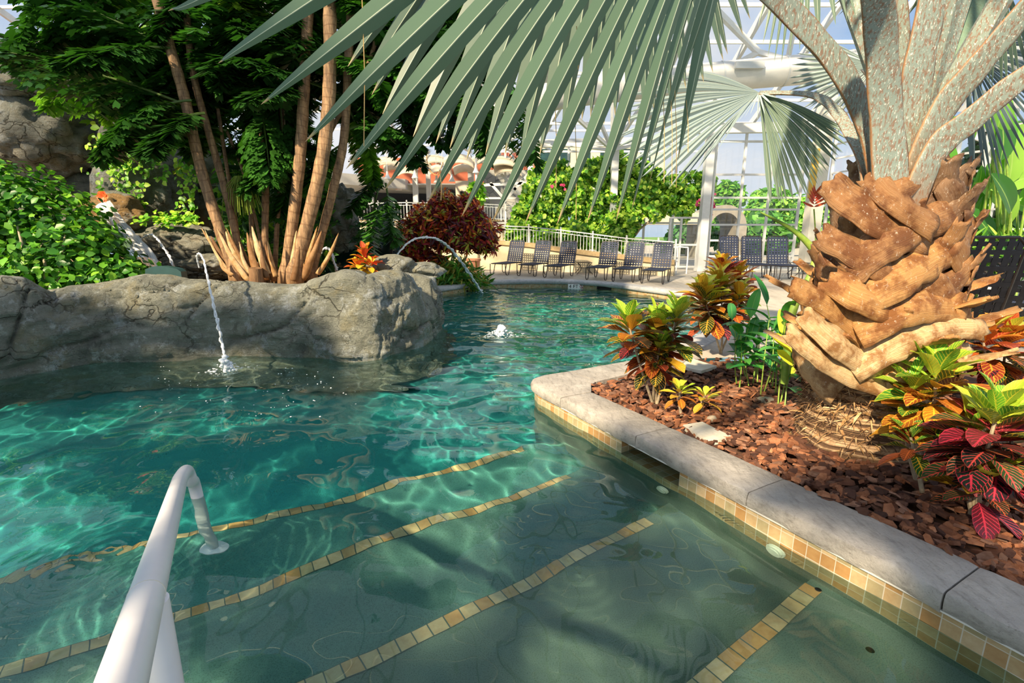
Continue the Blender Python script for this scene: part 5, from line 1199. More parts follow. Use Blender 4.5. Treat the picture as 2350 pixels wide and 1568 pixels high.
railing([795, 865, 935, 1005, 1097], lambda x: interp([795, 935, 1097], [468, 465, 468], x), lambda x: interp([795, 1097], [507, 505], x), lambda x: 22.5, 'white picket railing of the upper terrace in front of the dark restaurant opening', (800, 870, 935, 1000, 1068, 1097), 7.0, 0)
railing([1100, 1150, 1198], lambda x: interp([1100, 1198], [468, 473], x), lambda x: interp([1100, 1198], [505, 508], x), lambda x: 22.3, 'short white picket railing left of the vine covered windows', (1105, 1150, 1198), 6.2, 0)
railing([793, 850, 905, 960], lambda x: interp([793, 960], [502, 507], x), lambda x: interp([793, 960], [536, 540], x), lambda x: 20.8, 'lower white picket railing behind the hanging palm frond', (795, 850, 905, 958), 6.8, 0)
# terrace retaining walls
def vwall(name, pts, y0, y1, D, m, thick=.2, label=None, cat=None, zb=None):
    mb = MB(); a, b = PD(pts[0], y0, D), PD(pts[1], y0, D); z1 = a.z; z0 = PD(pts[0], y1, D).z if zb is None else zb
    mb.box(((a.x+b.x)/2, D + thick/2, (z0+z1)/2), (abs(b.x-a.x), thick, z1-z0)); o = mb.build(name, M[m] if isinstance(m, str) else m, origin=((a.x+b.x)/2, D, z0))
    return tag(o, label, cat, kind=None if label else 'structure')
vwall('wall_terrace_front', (690, 1215), 506, 0, 22.6, 'stucco', .3, zb=.2)
vwall('wall_terrace_lower', (690, 1100), 538, 0, 20.9, 'stucco', .25, zb=.2)
mb = MB(); a, b = PD(690, 506, 22.5), PD(1215, 506, 22.5); mb.box(((a.x+b.x)/2, 22.65, a.z-.03), (b.x-a.x, .45, .12)); tag(mb.build('terrace_curb', M['cap']), 'sandy stone curb along the front of the upper terrace', 'curb')
mb = MB(); mb.box((-3, 26.5, a.z-.1), (16, 7.6, .1)); tag(mb.build('floor_terrace', M['deck']), kind='structure')
# white grab rails
M['grab'] = plain('white_grab_rail', '#eef0f0', '#e4e6e8', 3, .3)
for i, (x0, x1, ya, D) in enumerate(((1548, 1552, 572, 16.6), (1572, 1576, 571, 16.9))):
    a = P(x0+3, 628, CZ); mb = MB(); p = [Vector((a.x-.75, a.y+.1, CZ-.02)), Vector((a.x-.75, a.y+.1, CZ+.80)), Vector((a.x-.65, a.y+.1, CZ+.9)), Vector((a.x-.1, a.y, CZ+.9)), Vector((a.x, a.y, CZ+.80)), Vector((a.x, a.y, CZ-.02))]
    q = catmull(p, 4); mb.tube(q, .024, 8); mb.has = False; tag(mb.build('grab_rail', M['grab'], origin=(a.x, a.y, CZ)), ['white bent grab rail at the foot of the ramp, nearer the loungers', 'white bent grab rail at the foot of the ramp, nearer the window wall'][i], 'grab rail')
# pot
M['terra'] = plain('terracotta', '#c98f6c', '#b97a58', 8, .75, .3, 40)
p = P(1096, 612, CZ); p = Vector((p.x, 18.6, CZ-.01)); root = empty('plant_pot', p, 'terracotta pot behind the croton tree beside the ramp wall', 'pot'); mb = MB(); mb.lathe(p, [(.17, 0), (.25, .38), (.29, .40), (.29, .47), (.25, .47)], 22); mb.build('pot', M['terra'], root)
# croton tree
b = P(1010, 652, .2); b.y = 14.6; b.x = PD(1010, 640, 14.6).x
ct = empty('croton_tree', b, 'large rounded croton tree with maroon, red and yellow leaves beyond the rock wall', 'croton'); rs_ = np.random.RandomState(21)
sc_ = 14.6/1150
def lum(x, y, rx, ry, D=14.6): p = PD(x, y, D); return ((p.x, p.y, p.z), (rx*sc_, rx*sc_*.8, ry*sc_))
L_ = [lum(955, 545, 50, 42), lum(985, 510, 48, 40), lum(1020, 480, 38, 36), lum(1065, 500, 45, 38), lum(1095, 535, 46, 40), lum(1040, 540, 60, 40), lum(935, 575, 30, 28), lum(985, 600, 38, 22), lum(1075, 470, 22, 24), lum(1120, 560, 22, 22)]
c_, n_ = shell(rs_, L_, 8500, .45); cloud('foliage', leafmat('croton_tree_leaf', .32, .35), c_, n_, .22, ['#7a2434', '#a0323c', '#c84838', '#542834', '#d86a34', '#98a840', '#d8c84c', '#8a2a3c', '#602e36', '#f09040', '#b84034'], ct, 7, .28, jitter=.6)
for i, (x, y) in enumerate(((950, 580), (985, 570), (1010, 560), (1040, 570), (1075, 575))):
    mb = MB(); q = PD(x, y, 14.6); s0 = b + Vector(((i-2)*.16, 0, -.02)); mb.tube(catmull([s0, s0.lerp(q, .55) + Vector(((i-2)*.05, 0, .1)), q], 5), [.035 - .0015*k for k in range(11)], 7); mb.has = False; mb.build('trunk', M['stem'], ct)
GP = ['#4f8a34', '#6aa83c', '#3a7028', '#8ab848', '#b8a850']
L_ = [lum(960, 645, 35, 18, 14.3), lum(1010, 640, 45, 26, 14.2), lum(1060, 635, 45, 30, 14.4), lum(1095, 650, 32, 14, 14.6), lum(1030, 615, 50, 22, 14.9)]
c_, n_ = shell(rs_, L_, 1500, .3); tag(cloud('underplanting', leafmat('strap_leaf', .3, .4), c_, n_, .34, GP, None, 8, .16, origin=PD(1030, 660, 14.3), jitter=1.0), 'low green strap leaved plants at the foot of the croton tree', 'plant')
c_, n_ = shell(rs_, [lum(1092, 432, 24, 16, 19.5), lum(1100, 455, 16, 14, 19.5)], 240, .2); tag(cloud('leafy_plant', leafmat('light_leaf', .4, .4), c_, n_, .26, ['#9ad044', '#b8e058', '#6fae38'], None, 9, .5, origin=PD(1092, 470, 19.5)), 'pale green leafy sapling above the croton tree in front of the beige pillar', 'sapling')
mb = MB(); mb.tube([(PD(1095, 470, 19.6).x, 19.6, .2), PD(1095, 440, 19.6)], .04, 6); mb.has = False; q_ = [o for o in COL.objects if o.name.startswith('leafy_plant')][0]; s_ = mb.build('stem', M['stem']); s_.parent = q_; s_.location = -q_.location
# tiered conifer branch
M['conifer'] = leafmat('conifer_needle', .1, .5); pts = []; nr = []
for x0, y0, w in ((862, 497, 30), (850, 515, 42), (870, 530, 48), (845, 545, 38)):
    for k in range(260): t = rs_.uniform(-1, 1); pts.append(PD(x0 + t*w, y0 + abs(t)*6 + rs_.normal(0, 2.2), 11.4 + rs_.uniform(-.35, .35))); nr.append((0, 0, 1))
cn = empty('conifer_sapling', PD(858, 600, 11.4), 'small tiered dark green conifer sapling left of the croton tree', 'conifer'); cloud('foliage', M['conifer'], pts, nr, .13, ['#2c6434', '#357540', '#24562c'], cn, 10, .25)
mb = MB(); mb.tube([PD(858, 600, 11.4), PD(860, 490, 11.4)], .02, 6); mb.has = False; mb.build('stem', M['stem'], cn)
# aquarium glass
def aq_mat():
    t = NT('dark_aquarium_glass'); n = t.noise(t.coord(), 1.3, 4); return t.done(t.principled(t.ramp(n, [(.4, srgb('#0f2c2e')), (.7, srgb('#1f4a48'))]), .06, None, 0, .6))
aq = empty('aquarium_tank', PD(820, 615, 11.9), 'long dark teal aquarium tank with glass front behind the rock wall', 'aquarium'); mb = MB()
a, b = PD(705, 546, 12.0), PD(897, 546, 12.0); z0 = PD(705, 640, 12.0).z; mb.box(((a.x+b.x)/2, 12.5, (a.z+z0)/2), (b.x-a.x, .9, a.z-z0)); M['aq'] = aq_mat(); mb.build('tank', M['aq'], aq)
mb = MB(); mb.box((b.x, 11.98, (a.z+z0)/2), (.06, .08, a.z-z0+.04)); mb.build('post', M['black'], aq); mb = MB(); mb.box(((a.x+b.x)/2, 12.02, a.z+.04), (b.x-a.x, .1, .09)); mb.build('rim', M['steel'], aq)
# ================= glasshouse shell, building, outside =================
def glass_mat():
    t = NT('window_glass'); g = t.new('BsdfGlossy', Roughness=.02).outputs[0]; tr = t.new('BsdfTransparent', Color=(.94, .97, .98, 1)).outputs[0]
    return t.done(t.new('MixShader', i0=.07, i1=tr, i2=g).outputs[0])
M['glass'] = glass_mat()
def roofglass_mat():
    t = NT('roof_glass'); g = t.principled(srgb('#dfe8f4'), .4); tr = t.new('BsdfTransparent', Color=(.93, .96, .99, 1)).outputs[0]
    return t.done(t.new('MixShader', i0=.10, i1=tr, i2=g).outputs[0])
M['rglass'] = roofglass_mat()
def window(n, vx, hy, D, w=.05, pane=True, D2=None, xl=None):
    """one glazed wall: vertical bars at vx (pixels at the sill), horizontal bars at hy"""
    x0, x1 = vx[0], vx[-1]; D2 = D2 or D
    X0, X1 = PD(x0, 560, D).x, PD(x1, 560, D2).x; fr = MB(); zt, zb = PD(x0, hy[0], D).z, PD(x0, hy[-1], D).z
    root = empty('window_%d' % n, (X0, D, zb), kind='structure')
    def pos(x): t = (x-x0)/(x1-x0); return Vector((X0 + (X1-X0)*t, D + (D2-D)*t, 0))
    for x in vx: p = pos(x); fr.box((p.x, p.y, (zt+zb)/2), (w, w*1.4, zt-zb))
    for y in hy: z = PD(x0, y, D).z; a, b = pos(x0), pos(x1); fr.bar((a.x, a.y-.01, z), (b.x, b.y-.01, z), w, w)
    fo = fr.build('window_frame', M['white'], root)
    g = MB(); a, b = pos(x0), pos(x1); g.quad((a.x, a.y+.02, zb), (b.x, b.y+.02, zb), (b.x, b.y+.02, zt), (a.x, a.y+.02, zt)); g.build('pane', M['glass'], fo, smooth=False)
window(1, [1626, 1690, 1752, 1822], [301, 325, 401, 454, 481, 516, 552, 588, 619], 19.0, .07)
window(2, [1095, 1160, 1215, 1300, 1405, 1475, 1540, 1602], [300, 348, 455, 512, 618], 22.2, .08)
window(3, [1535, 1560, 1600], [500, 562, 612], 19.6, .07)
def column(name, x, w, y0, y1, D, m, label=None, lean=0, kind='structure'):
    mb = MB(); a, b = PD(x+lean, y0, D), PD(x, y1, D); mb.bar((b.x, D, b.z), (b.x, D, a.z), w, w); mb.box((b.x, D-.02, a.z-.1), (w*1.25, w*1.3, .2)); mb.box((b.x, D-.02, b.z + .05), (w*1.3, w*1.3, .1)); o = mb.build(name, M[m], origin=(b.x, D, b.z))
    return tag(o, label, 'column' if label else None, kind=kind if not label else None)
M['cream'] = plain('cream_column', '#e3dfcf', '#d6d2c2', 3, .55)
M['yellow'] = plain('yellow_duct_wrap', '#e8c25a', '#d9ae48', 3, .6)
column('column', 1606, .28, 300, 622, 18.8, 'white', 'white steel column at the right end of the vine covered windows')
column('column', 1403, .26, 330, 560, 20.4, 'white', 'white steel column rising out of the middle of the vine')
column('column', 1848, .42, 200, 632, 18.0, 'cream', 'wide cream column at the corner of the window wall left of the palm')
column('column', 1216, .22, 300, 520, 22.0, 'white', 'white column at the left end of the vine')
column('column', 955, .22, 380, 470, 23.6, 'steel', 'white steel post in front of the dark restaurant opening, left of the croton top')
column('column', 985, .2, 380, 470, 24.4, 'steel', 'white steel post in front of the dark restaurant opening, right of the croton top')
column('column', 1082, .26, 385, 475, 23.8, 'steel', 'white steel post beside the beige pillar')
column('column', 765+88, .2, 400, 470, 25.0, 'steel', 'white steel post under the restaurant canopy')
mb = MB(); a = PD(1872, 420, 17.9); mb.lathe((a.x-.1, 17.9, PD(1872, 455, 17.9).z), [(.12, 0), (.12, 1.6)], 16); tag(mb.build('yellow_pipe', M['yellow'], origin=a), 'yellow wrapped vertical pipe by the corner column left of the palm', 'pipe')
# right hand glazed wall running towards us
W0, W1 = Vector((11.3, 18.6)), Vector((12.6, 6.0)); fr = MB(); root = empty('window_4', (11.3, 18.6, CZ), kind='structure')
for k in range(12):
    t = k/11; x, y = W0.x + (W1.x-W0.x)*t, W0.y + (W1.y-W0.y)*t; fr.box((x, y, 3.2), (.09, .08, 6.0))
for k in range(13): z = .3 + k*.48; fr.bar((W0.x, W0.y, z), (W1.x, W1.y, z), .05, .05)
fo = fr.build('window_frame', M['white'], root); g = MB(); g.quad((W0.x+.03, W0.y, .2), (W1.x+.03, W1.y, .2), (W1.x+.03, W1.y, 6.2), (W0.x+.03, W0.y, 6.2)); g.build('pane', M['glass'], fo, smooth=False)
# roof: glass planes, rafters, purlins, trusses
def roof(nm, X0, X1, De, ze, sl, Dn, rx, pu, label):
    z = lambda D: ze + (De-D)*sl
    g = MB(); g.quad((X0, De, z(De)+.12), (X1, De, z(De)+.12), (X1, Dn, z(Dn)+.12), (X0, Dn, z(Dn)+.12)); tag(g.build('ceiling_glass_'+nm, M['rglass'], smooth=False), kind='structure')
    root = empty('roof_frame', ((X0+X1)/2, De, ze), label, 'roof frame'); x = X0 + .3
    while x < X1: mb = MB(); mb.bar((x, De, z(De)), (x, Dn, z(Dn)), .10, .22); mb.build('rafter', M['white'], root); x += rx
    D = De
    while D > Dn: mb = MB(); mb.bar((X0, D, z(D)+.05), (X1, D, z(D)+.05), .07, .09); mb.build('purlin', M['white'], root); D -= pu
roof('right', .8, 13.0, 19.6, 5.45, .45, -6, 1.9, 1.15, 'white steel rafters and purlins carrying the glass roof over the terrace')
roof('left', -20.0, .8, 27.0, 6.6, .30, -6, 2.3, 1.6, 'white steel rafters and purlins carrying the glass roof over the palms')
M['duct'] = plain('white_duct_skin', '#e4e2da', '#d8d6ce', 2, .5)
dr = empty('air_duct', PD(1500, 200, 15.0), 'big round white air duct slung under the glass roof', 'duct')
path = [PD(1050, 268, 15.4), PD(1300, 215, 15.2), PD(1500, 190, 15.0), PD(1720, 170, 14.8), PD(1960, 150, 14.6), PD(2400, 120, 14.2)]
mb = MB(); mb.tube(path, .37, 28); mb.has = False; mb.build('duct_pipe', M['duct'], dr)
for x in (1250, 1420, 1585, 1655, 1800, 1950):
    t = interp([1050, 1300, 1500, 1720, 1960], [0, 1, 2, 3, 4], x); i = min(4, int(t)); c = path[i].lerp(path[i+1], t-i); d = (path[i+1]-path[i]).normalized(); mb = MB(); mb.tube([c - d*.02, c + d*.02], .385, 28); mb.has = False; mb.build('duct_band', M['steel'], dr)
c = PD(1720, 150, 14.35); mb = MB(); mb.box(c, (.75, .12, .16)); mb.build('vent_grille', M['steel'], dr)
# steel struts: pixel pairs and distances
def bars(name, label, L, w=.11, m='white'):
    root = empty(name, PD(L[0][0], L[0][1], L[0][4]), label, 'truss')
    for x0, y0, x1, y1, D0, D1 in L: mb = MB(); mb.bar(PD(x0, y0, D0), PD(x1, y1, D1), w, w); mb.build('strut', M[m], root)
bars('roof_truss', 'white steel truss struts fanning out above the middle column', [(1405, 345, 1340, 195, 20, 18.5), (1405, 345, 1290, 240, 20, 18.5), (1405, 345, 1480, 230, 20, 18.5), (1405, 345, 1405, 215, 20, 19), (1240, 335, 1640, 318, 20.2, 20), (1200, 318, 1405, 345, 20.4, 20), (1405, 345, 1600, 300, 20, 19.5), (1225, 350, 1290, 240, 21, 19)])
bars('roof_truss', 'white steel truss struts above the vine left end', [(1216, 330, 1160, 270, 21.5, 21), (1216, 330, 1250, 250, 21.5, 20), (1216, 345, 1100, 335, 21.5, 23), (1150, 400, 1216, 470, 21.8, 21.8), (1216, 395, 1150, 470, 21.8, 21.8), (1110, 425, 1216, 420, 21.8, 21.8), (1100, 350, 1216, 300, 23, 21.5), (1125, 420, 1160, 460, 21.8, 21.8)])
rs = random.Random(40); L = []
for k in range(9):
    x = 800 + k*48; L += [(x, 330 + (k % 2)*12, x+48, 330 + ((k+1) % 2)*12, 24, 24), (x, 372, x+24, 332, 24, 24), (x+24, 332, x+48, 372, 24, 24), (x, 372, x+48, 372, 24, 24), (x, 300, x+90, 350, 21.5, 24)]
bars('roof_truss', 'lacy white steel trusses over the restaurant front', L, .09)
bars('roof_truss', 'white steel struts behind the paddle leaved plants at the right', [(2290, 210, 2255, 430, 10.5, 11), (2230, 310, 2350, 350, 11, 10.5), (2350, 350, 2270, 400, 10.5, 11), (2350, 240, 2200, 250, 10.2, 12), (2290, 330, 2330, 250, 10.5, 10.5), (2260, 400, 2350, 395, 11, 10.5)], .12)
bars('roof_truss', 'slanting white roof struts crossing behind the silver fronds', [(1500, 250, 1740, 120, 16.5, 15.2), (1740, 120, 1990, 190, 15.2, 15.5), (1740, 120, 1640, 20, 15.2, 14.8), (1640, 20, 1560, 160, 14.8, 15.5), (1800, 180, 1830, 20, 16, 15)], .13)
# header beam over the window wall
mb = MB(); mb.bar(PD(1240, 330, 21.6), PD(1605, 322, 21.0), .2, .3); mb.bar(PD(1560, 296, 18.9), PD(1880, 292, 18.6), .25, .32); tag(mb.build('trim_2', M['white']), kind='structure')
# vine over the windows
rs_ = np.random.RandomState(33); pts = []; nr = []; 
top = lambda x: interp([1165, 1190, 1215, 1240, 1290, 1320, 1345, 1400, 1425, 1460, 1500, 1540, 1580, 1618, 1640], [520, 470, 400, 375, 372, 395, 372, 360, 348, 362, 385, 405, 400, 395, 405], x)
bot = lambda x: interp([1165, 1200, 1400, 1440, 1460, 1485, 1510, 1540, 1570, 1600, 1640], [548, 562, 570, 575, 520, 492, 505, 485, 512, 470, 450], x)
def clump_noise(x, y): return mn.noise(Vector((x*.035, y*.045, 3))) + .6*mn.noise(Vector((x*.1, y*.1, 8)))
while len(pts) < 21000:
    x = rs_.uniform(1165, 1640); y = rs_.uniform(345, 585)
    if not (top(x) + 8*mn.noise(Vector((x*.08, 0, 0))) < y < bot(x) + 10*mn.noise(Vector((x*.11, 5, 0)))): continue
    c = clump_noise(x, y)
    if c < -.38: continue
    pts.append(PD(x, y, 21.4 - .9*max(0, c) - 1.2*interp([345, 560], [0, 1], y) - rs_.uniform(0, .25))); nr.append((rs_.normal(0, .3), -1, .5))
vn = tag(cloud('climbing_vine', leafmat('climber_leaf', .3, .45), pts, nr, .185, ['#8fc03a', '#a9d048', '#6fa830', '#4f8a2a', '#bcd858', '#3f7426'], None, 12, .75, origin=PD(1400, 560, 20.5), jitter=.6), 'dense bright green climbing vine covering the windows behind the ramp', 'vine')
mb = MB()
for L in ([(1440, 560), (1470, 520), (1462, 470)], [(1430, 555), (1500, 500), (1520, 470)], [(1445, 530), (1500, 480), (1560, 470)]):
    m_ = MB(); m_.tube(catmull([PD(x, y, 20.6) for x, y in L], 5), .045, 6); m_.has = False; o = m_.build('vine_stem', M['stem'], None); o.location = -vn.location; o.parent = vn
pts = [PD(rs_.normal(1622, 9), rs_.normal(470, 12), 19.0) for k in range(60)] + [PD(rs_.uniform(1260, 1300), rs_.uniform(420, 435), 20.0) for k in range(8)]
tag(cloud('vine_flowers', leafmat('pink_petal', .3, .5), pts, [(0, -1, .2)]*len(pts), .13, ['#e0508a', '#f078a8', '#c83a70'], None, 13, .9, origin=PD(1622, 480, 19)), 'magenta pink blossoms hanging beside the white column at the vine edge', 'flowers')
# restaurant building
M['terrawall'] = plain('rust_red_panel', '#a8583a', '#b8684a', 3, .8); M['soffit'] = plain('grey_soffit', '#b9b7b0', '#c6c4bc', 3, .8); M['beige'] = plain('beige_stucco', '#c9bda6', '#d6cab2', 4, .85, .3, 60)
bd_ = empty('restaurant_building', PD(930, 466, 26), 'low restaurant building with rust red upper wall and dark open front on the upper terrace', 'building')
def pbox(nm, x0, x1, y0, y1, D, th, m, parent=bd_):
    a, b = PD(x0, y0, D), PD(x1, y1, D); mb = MB(); mb.box(((a.x+b.x)/2, D+th/2, (a.z+b.z)/2), (abs(b.x-a.x), th, abs(a.z-b.z))); return mb.build(nm, M[m], parent)
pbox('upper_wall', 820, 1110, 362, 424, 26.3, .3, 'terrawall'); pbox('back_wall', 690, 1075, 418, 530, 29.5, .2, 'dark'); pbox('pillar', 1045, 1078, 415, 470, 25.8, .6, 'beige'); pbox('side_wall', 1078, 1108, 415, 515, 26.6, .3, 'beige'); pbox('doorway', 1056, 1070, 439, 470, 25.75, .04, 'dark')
mb = MB()
for q, z in (((690, 388), 0), ((928, 410), 0)): pass
a, b = PD(690, 388, 22.8), PD(930, 411, 25.6); h = .48
pa = [Vector((a.x, 22.8, a.z)), Vector((b.x, 25.6, b.z)), Vector((b.x, 29.0, b.z)), Vector((a.x-1, 29.0, a.z))]; k = 4
lo = [p - Vector((0, 0, h)) for p in pa]; mb.add(pa + lo, [(0, 1, 2, 3), (7, 6, 5, 4), (0, 4, 5, 1), (1, 5, 6, 2), (2, 6, 7, 3), (3, 7, 4, 0)]); o = mb.build('canopy', M['soffit'], bd_, smooth=False)
pbox('soffit_panel', 930, 1045, 421, 424, 26, 3, 'soffit')
def exitsign():
    p = PD(915, 433, 25.6); root = empty('exit_sign', p, 'small red lettered exit sign hanging under the restaurant canopy', 'sign'); mb = MB(); mb.box(p, (.30, .04, .16)); mb.build('sign_plate', M['sign_white'], root)
    mb = MB(); mb.box(p + Vector((0, 0, .12)), (.02, .02, .1)); mb.build('hanger', M['steel'], root)
    text('lettering', 'EXIT', .15, p + Vector((0, -.024, 0)), (PI/2, 0, 0), M['red'], root)
exitsign()
# curved ceiling baffles and bell lamps
M['baffle'] = plain('beige_baffle_panel', '#d8c8a8', '#e0d2b4', 3, .6); proto = None
for i, (x, y, s, D, rz) in enumerate(((888, 376, 1.0, 22.6, .3), (905, 388, .9, 23.2, .3), (935, 396, .8, 22.4, .2), (965, 382, 1.0, 22.8, .25), (998, 372, 1.1, 23.6, .2), (1010, 392, .9, 22.6, .2), (1052, 372, 1.2, 22.2, .15), (1068, 392, 1.0, 22.8, .2), (1112, 372, 1.1, 23.0, .2), (1152, 376, 1.2, 22.0, .1), (1165, 392, 1.1, 21.9, .1))):
    p = PD(x, y, D)
    if proto is None:
        mb = MB(); vs = []
        for t_ in (0, .03):
            for k in range(11):
                a = (k/10 - .5)*1.9
                for yy in (-.45, .45): vs.append((math.sin(a)*.62, yy, math.cos(a)*.42 - .3 + t_))
        fs = [(2*k, 2*k+1, 2*k+3, 2*k+2) for k in range(10)] + [(22+2*k, 22+2*k+2, 22+2*k+3, 22+2*k+1) for k in range(10)] + [(2*k, 2*k+2, 22+2*k+2, 22+2*k) for k in range(10)] + [(2*k+1, 22+2*k+1, 22+2*k+3, 2*k+3) for k in range(10)]
        mb.add(vs, fs); proto = mb.build('ceiling_baffle', M['baffle']); o = proto
    else: o = proto.copy(); COL.objects.link(o)
    o.location = p; o.scale = (s, s, s); o.rotation_euler = (.45, 0, rz); o['category'] = 'ceiling baffle'; o['group'] = 'curved ceiling baffles over the restaurant front'
    o['label'] = ['leftmost curved beige ceiling baffle over the canopy', 'curved beige baffle just below the leftmost one', 'low curved beige baffle above the canopy corner', 'curved beige baffle above the white steel post', 'high curved beige baffle in the middle of the group', 'curved beige baffle below the high middle one', 'large curved beige baffle above the beige pillar', 'curved beige baffle just over the beige pillar top', 'curved beige baffle right of the large middle one', 'upper rightmost curved beige baffle near the red ribbed wall', 'lower rightmost curved beige baffle near the stone wall'][i]
proto = None
for i, (x, y, D) in enumerate(((843, 392, 21.8), (889, 404, 22.0), (952, 402, 21.6), (1015, 384, 21.6), (1037, 410, 22.2), (1002, 413, 23.0), (1092, 390, 21.6))):
    p = PD(x, y, D)
    if proto is None:
        root = empty('bell_lamp', (0, 0, 0)); mb = MB(); mb.lathe((0, 0, 0), [(.14, 0), (.13, .03), (.08, .12), (.05, .22), (.045, .3)], 16); mb.has = False; mb.build('lamp_shade', M['white'], root); mb = MB(); mb.tube([(0, 0, .3), (0, 0, 1.5)], .012, 6); mb.has = False; mb.build('stem', M['steel'], root); proto = root; o = root
    else: o = copy_tree(proto)
    o.location = p - Vector((0, 0, .12)); o['category'] = 'lamp'; o['group'] = 'white bell lamps under the trusses'
    o['label'] = ['leftmost white bell lamp, above the canopy', 'white bell lamp just above the canopy edge', 'white bell lamp over the white steel post', 'highest white bell lamp near the hanging cable loop', 'white bell lamp low beside the beige pillar', 'white bell lamp low between the posts', 'rightmost white bell lamp above the pale sapling'][i]
mb = MB(); mb.tube(catmull([PD(979, 352, 21.5), PD(983, 385, 21.5), PD(1000, 402, 21.5), PD(1010, 392, 21.5), PD(1016, 372, 21.5)], 6), .02, 6); mb.has = False; M['cable'] = plain('tan_cable', '#d8a868', rough=.6); tag(mb.build('hanging_cable', M['cable'], origin=PD(979, 352, 21.5)), 'tan cable hanging in a loop between the bell lamps', 'cable')
# stone wall and outside
def flag_mat():
    t = NT('flagstone'); co = t.coord(); v = t.new('TexVoronoi', Vector=co, Scale=2.2, _feature='DISTANCE_TO_EDGE').outputs['Distance']; cc = t.new('TexVoronoi', Vector=co, Scale=2.2).outputs['Color']
    c = t.mix(t.new('SeparateColor', Color=cc).outputs[0], srgb('#8f9088'), srgb('#b5b0a2')); c = t.mix(t.new('MapRange', Value=v, i1=.0, i2=.04).outputs[0], srgb('#5d5f5c'), c)
    return t.done(t.principled(c, .85))
M['flag'] = flag_mat(); M['redwall'] = plain('salmon_red_siding', '#c9706a', '#d98a80', 2, .7)
vwall('stone_wall', (1085, 1225), 390, 0, 27.5, 'flag', .4, 'grey flagstone retaining wall seen through the glass left of the vine', 'wall', zb=.2)
o = vwall('ribbed_wall', (1120, 1225), 345, 400, 29.5, 'redwall', .3, 'salmon red ribbed building side above the flagstone wall', 'building')
for k in range(22):
    a = PD(1122 + k*5, 345, 29.4); b = PD(1122 + k*5, 400, 29.4); mb = MB(); mb.bar(a, b, .06, .08); r = mb.build('rib', M['terrawall']); r.location = -o.location; r.parent = o
hb_ = empty('hotel_block', PD(1300, 400, 60), 'distant tan apartment block with windows seen over the vine', 'building')
pbox('wall', 1225, 1520, 330, 470, 60, 3, 'beige', hb_)
for k in range(6): pbox('window', 1240 + k*46, 1262 + k*46, 342, 372, 59.9, .2, 'aq', hb_); pbox('window', 1240 + k*46, 1262 + k*46, 384, 410, 59.9, .2, 'aq', hb_)
M['lawn'] = plain('outside_lawn', '#5f8a3c', '#7aa048', 5, .95)
mb = MB(); mb.box((0, 75, .05), (300, 54, .1)); mb.box((90, 20, .05), (150, 90, .1)); tag(mb.build('ground_outside', M['lawn'], smooth=False), kind='structure')
def tree(x, y, rx, ry, D, label, n, seed, cols, base=None, size=.5):
    s = D/1150; p = PD(x, y, D); rs2 = np.random.RandomState(seed); root = empty('outside_tree', (p.x, D, .1), label, 'tree', 'trees outside the window wall'); L_ = []
    for k in range(9):
        a, b, c = rs2.uniform(-.55, .55, 3); L_.append(((p.x + a*rx*s, D + b*rx*s, p.z + c*ry*s), (rx*s*.55, rx*s*.55, ry*s*.5)))
    c_, n_ = shell(rs2, L_, int(n*1.7), .5); cloud('crown', M['treeleaf'], c_, n_, size, cols, root, seed, .7, jitter=.6)
    mb = MB(); mb.tube([(p.x, D, .1), (p.x, D, p.z)], [.25, .15], 8); mb.has = False; mb.build('trunk', M['stem'], root)
M['treeleaf'] = leafmat('tree_leaf', .3, .5)
TG = ['#6aa844', '#86c050', '#4f8e38', '#9acc5c']
tree(1668, 462, 30, 46, 34, 'round light green tree outside, left panes of the window wall', 1700, 1, TG)
tree(1762, 470, 42, 58, 38, 'tall light green tree outside, middle of the window wall', 2300, 2, TG)
tree(1835, 500, 40, 55, 42, 'green tree outside behind the corner column', 1500, 3, TG)
tree(1720, 540, 70, 45, 30, 'broad bushy green tree low outside the window wall', 2600, 4, ['#4f8e38', '#6aa844', '#3f7a30'])
tree(1570, 560, 50, 45, 33, 'dark green tree outside the door beside the vine', 1400, 5, ['#3f7a30', '#5a9440', '#2f6428'])
tree(1930, 500, 60, 90, 44, 'tall tree outside behind the palm trunk', 1700, 6, TG)
tree(2290, 420, 90, 150, 17, 'dark dense tree outside behind the paddle leaved plants', 3000, 7, ['#1f4a24', '#2c5c2c', '#356a30'], size=.4)
tree(2120, 480, 80, 110, 30, 'mid green tree outside right of the palm crown', 1800, 8, ['#3f7a30', '#5a9440', '#2f6428'])
M['pav'] = plain('grey_pavilion_stone', '#8a8478', '#9c968a', 3, .8)
pv = empty('arched_pavilion', PD(1660, 560, 27), 'grey stone pavilion with a rounded arch seen through the lower left panes', 'building'); mb = MB(); c = PD(1664, 513, 27)
vs = []; K_ = 16
for r, yy in ((1.15, 27), (.75, 27), (1.15, 29.5), (.75, 29.5)): vs += [(c.x + r*math.cos(PI*k/K_), yy, c.z - .2 + r*math.sin(PI*k/K_)) for k in range(K_+1)]
n = K_+1; mb.add(vs, [(k, k+1, n+k+1, n+k) for k in range(K_)] + [(k, 2*n+k, 2*n+k+1, k+1) for k in range(K_)] + [(n+k, n+k+1, 3*n+k+1, 3*n+k) for k in range(K_)]); mb.build('arch', M['pav'], pv, smooth=False)
for s in (-1, 1): mb = MB(); mb.box((c.x + s*.95, 28.2, c.z - 1.1), (.4, 2.5, 1.9)); mb.build('pier', M['pav'], pv)
mb = MB(); mb.box((c.x - 3.2, 28.2, c.z + .25), (4.3, 2.5, .6)); mb.build('side_wing', M['beige'], pv)
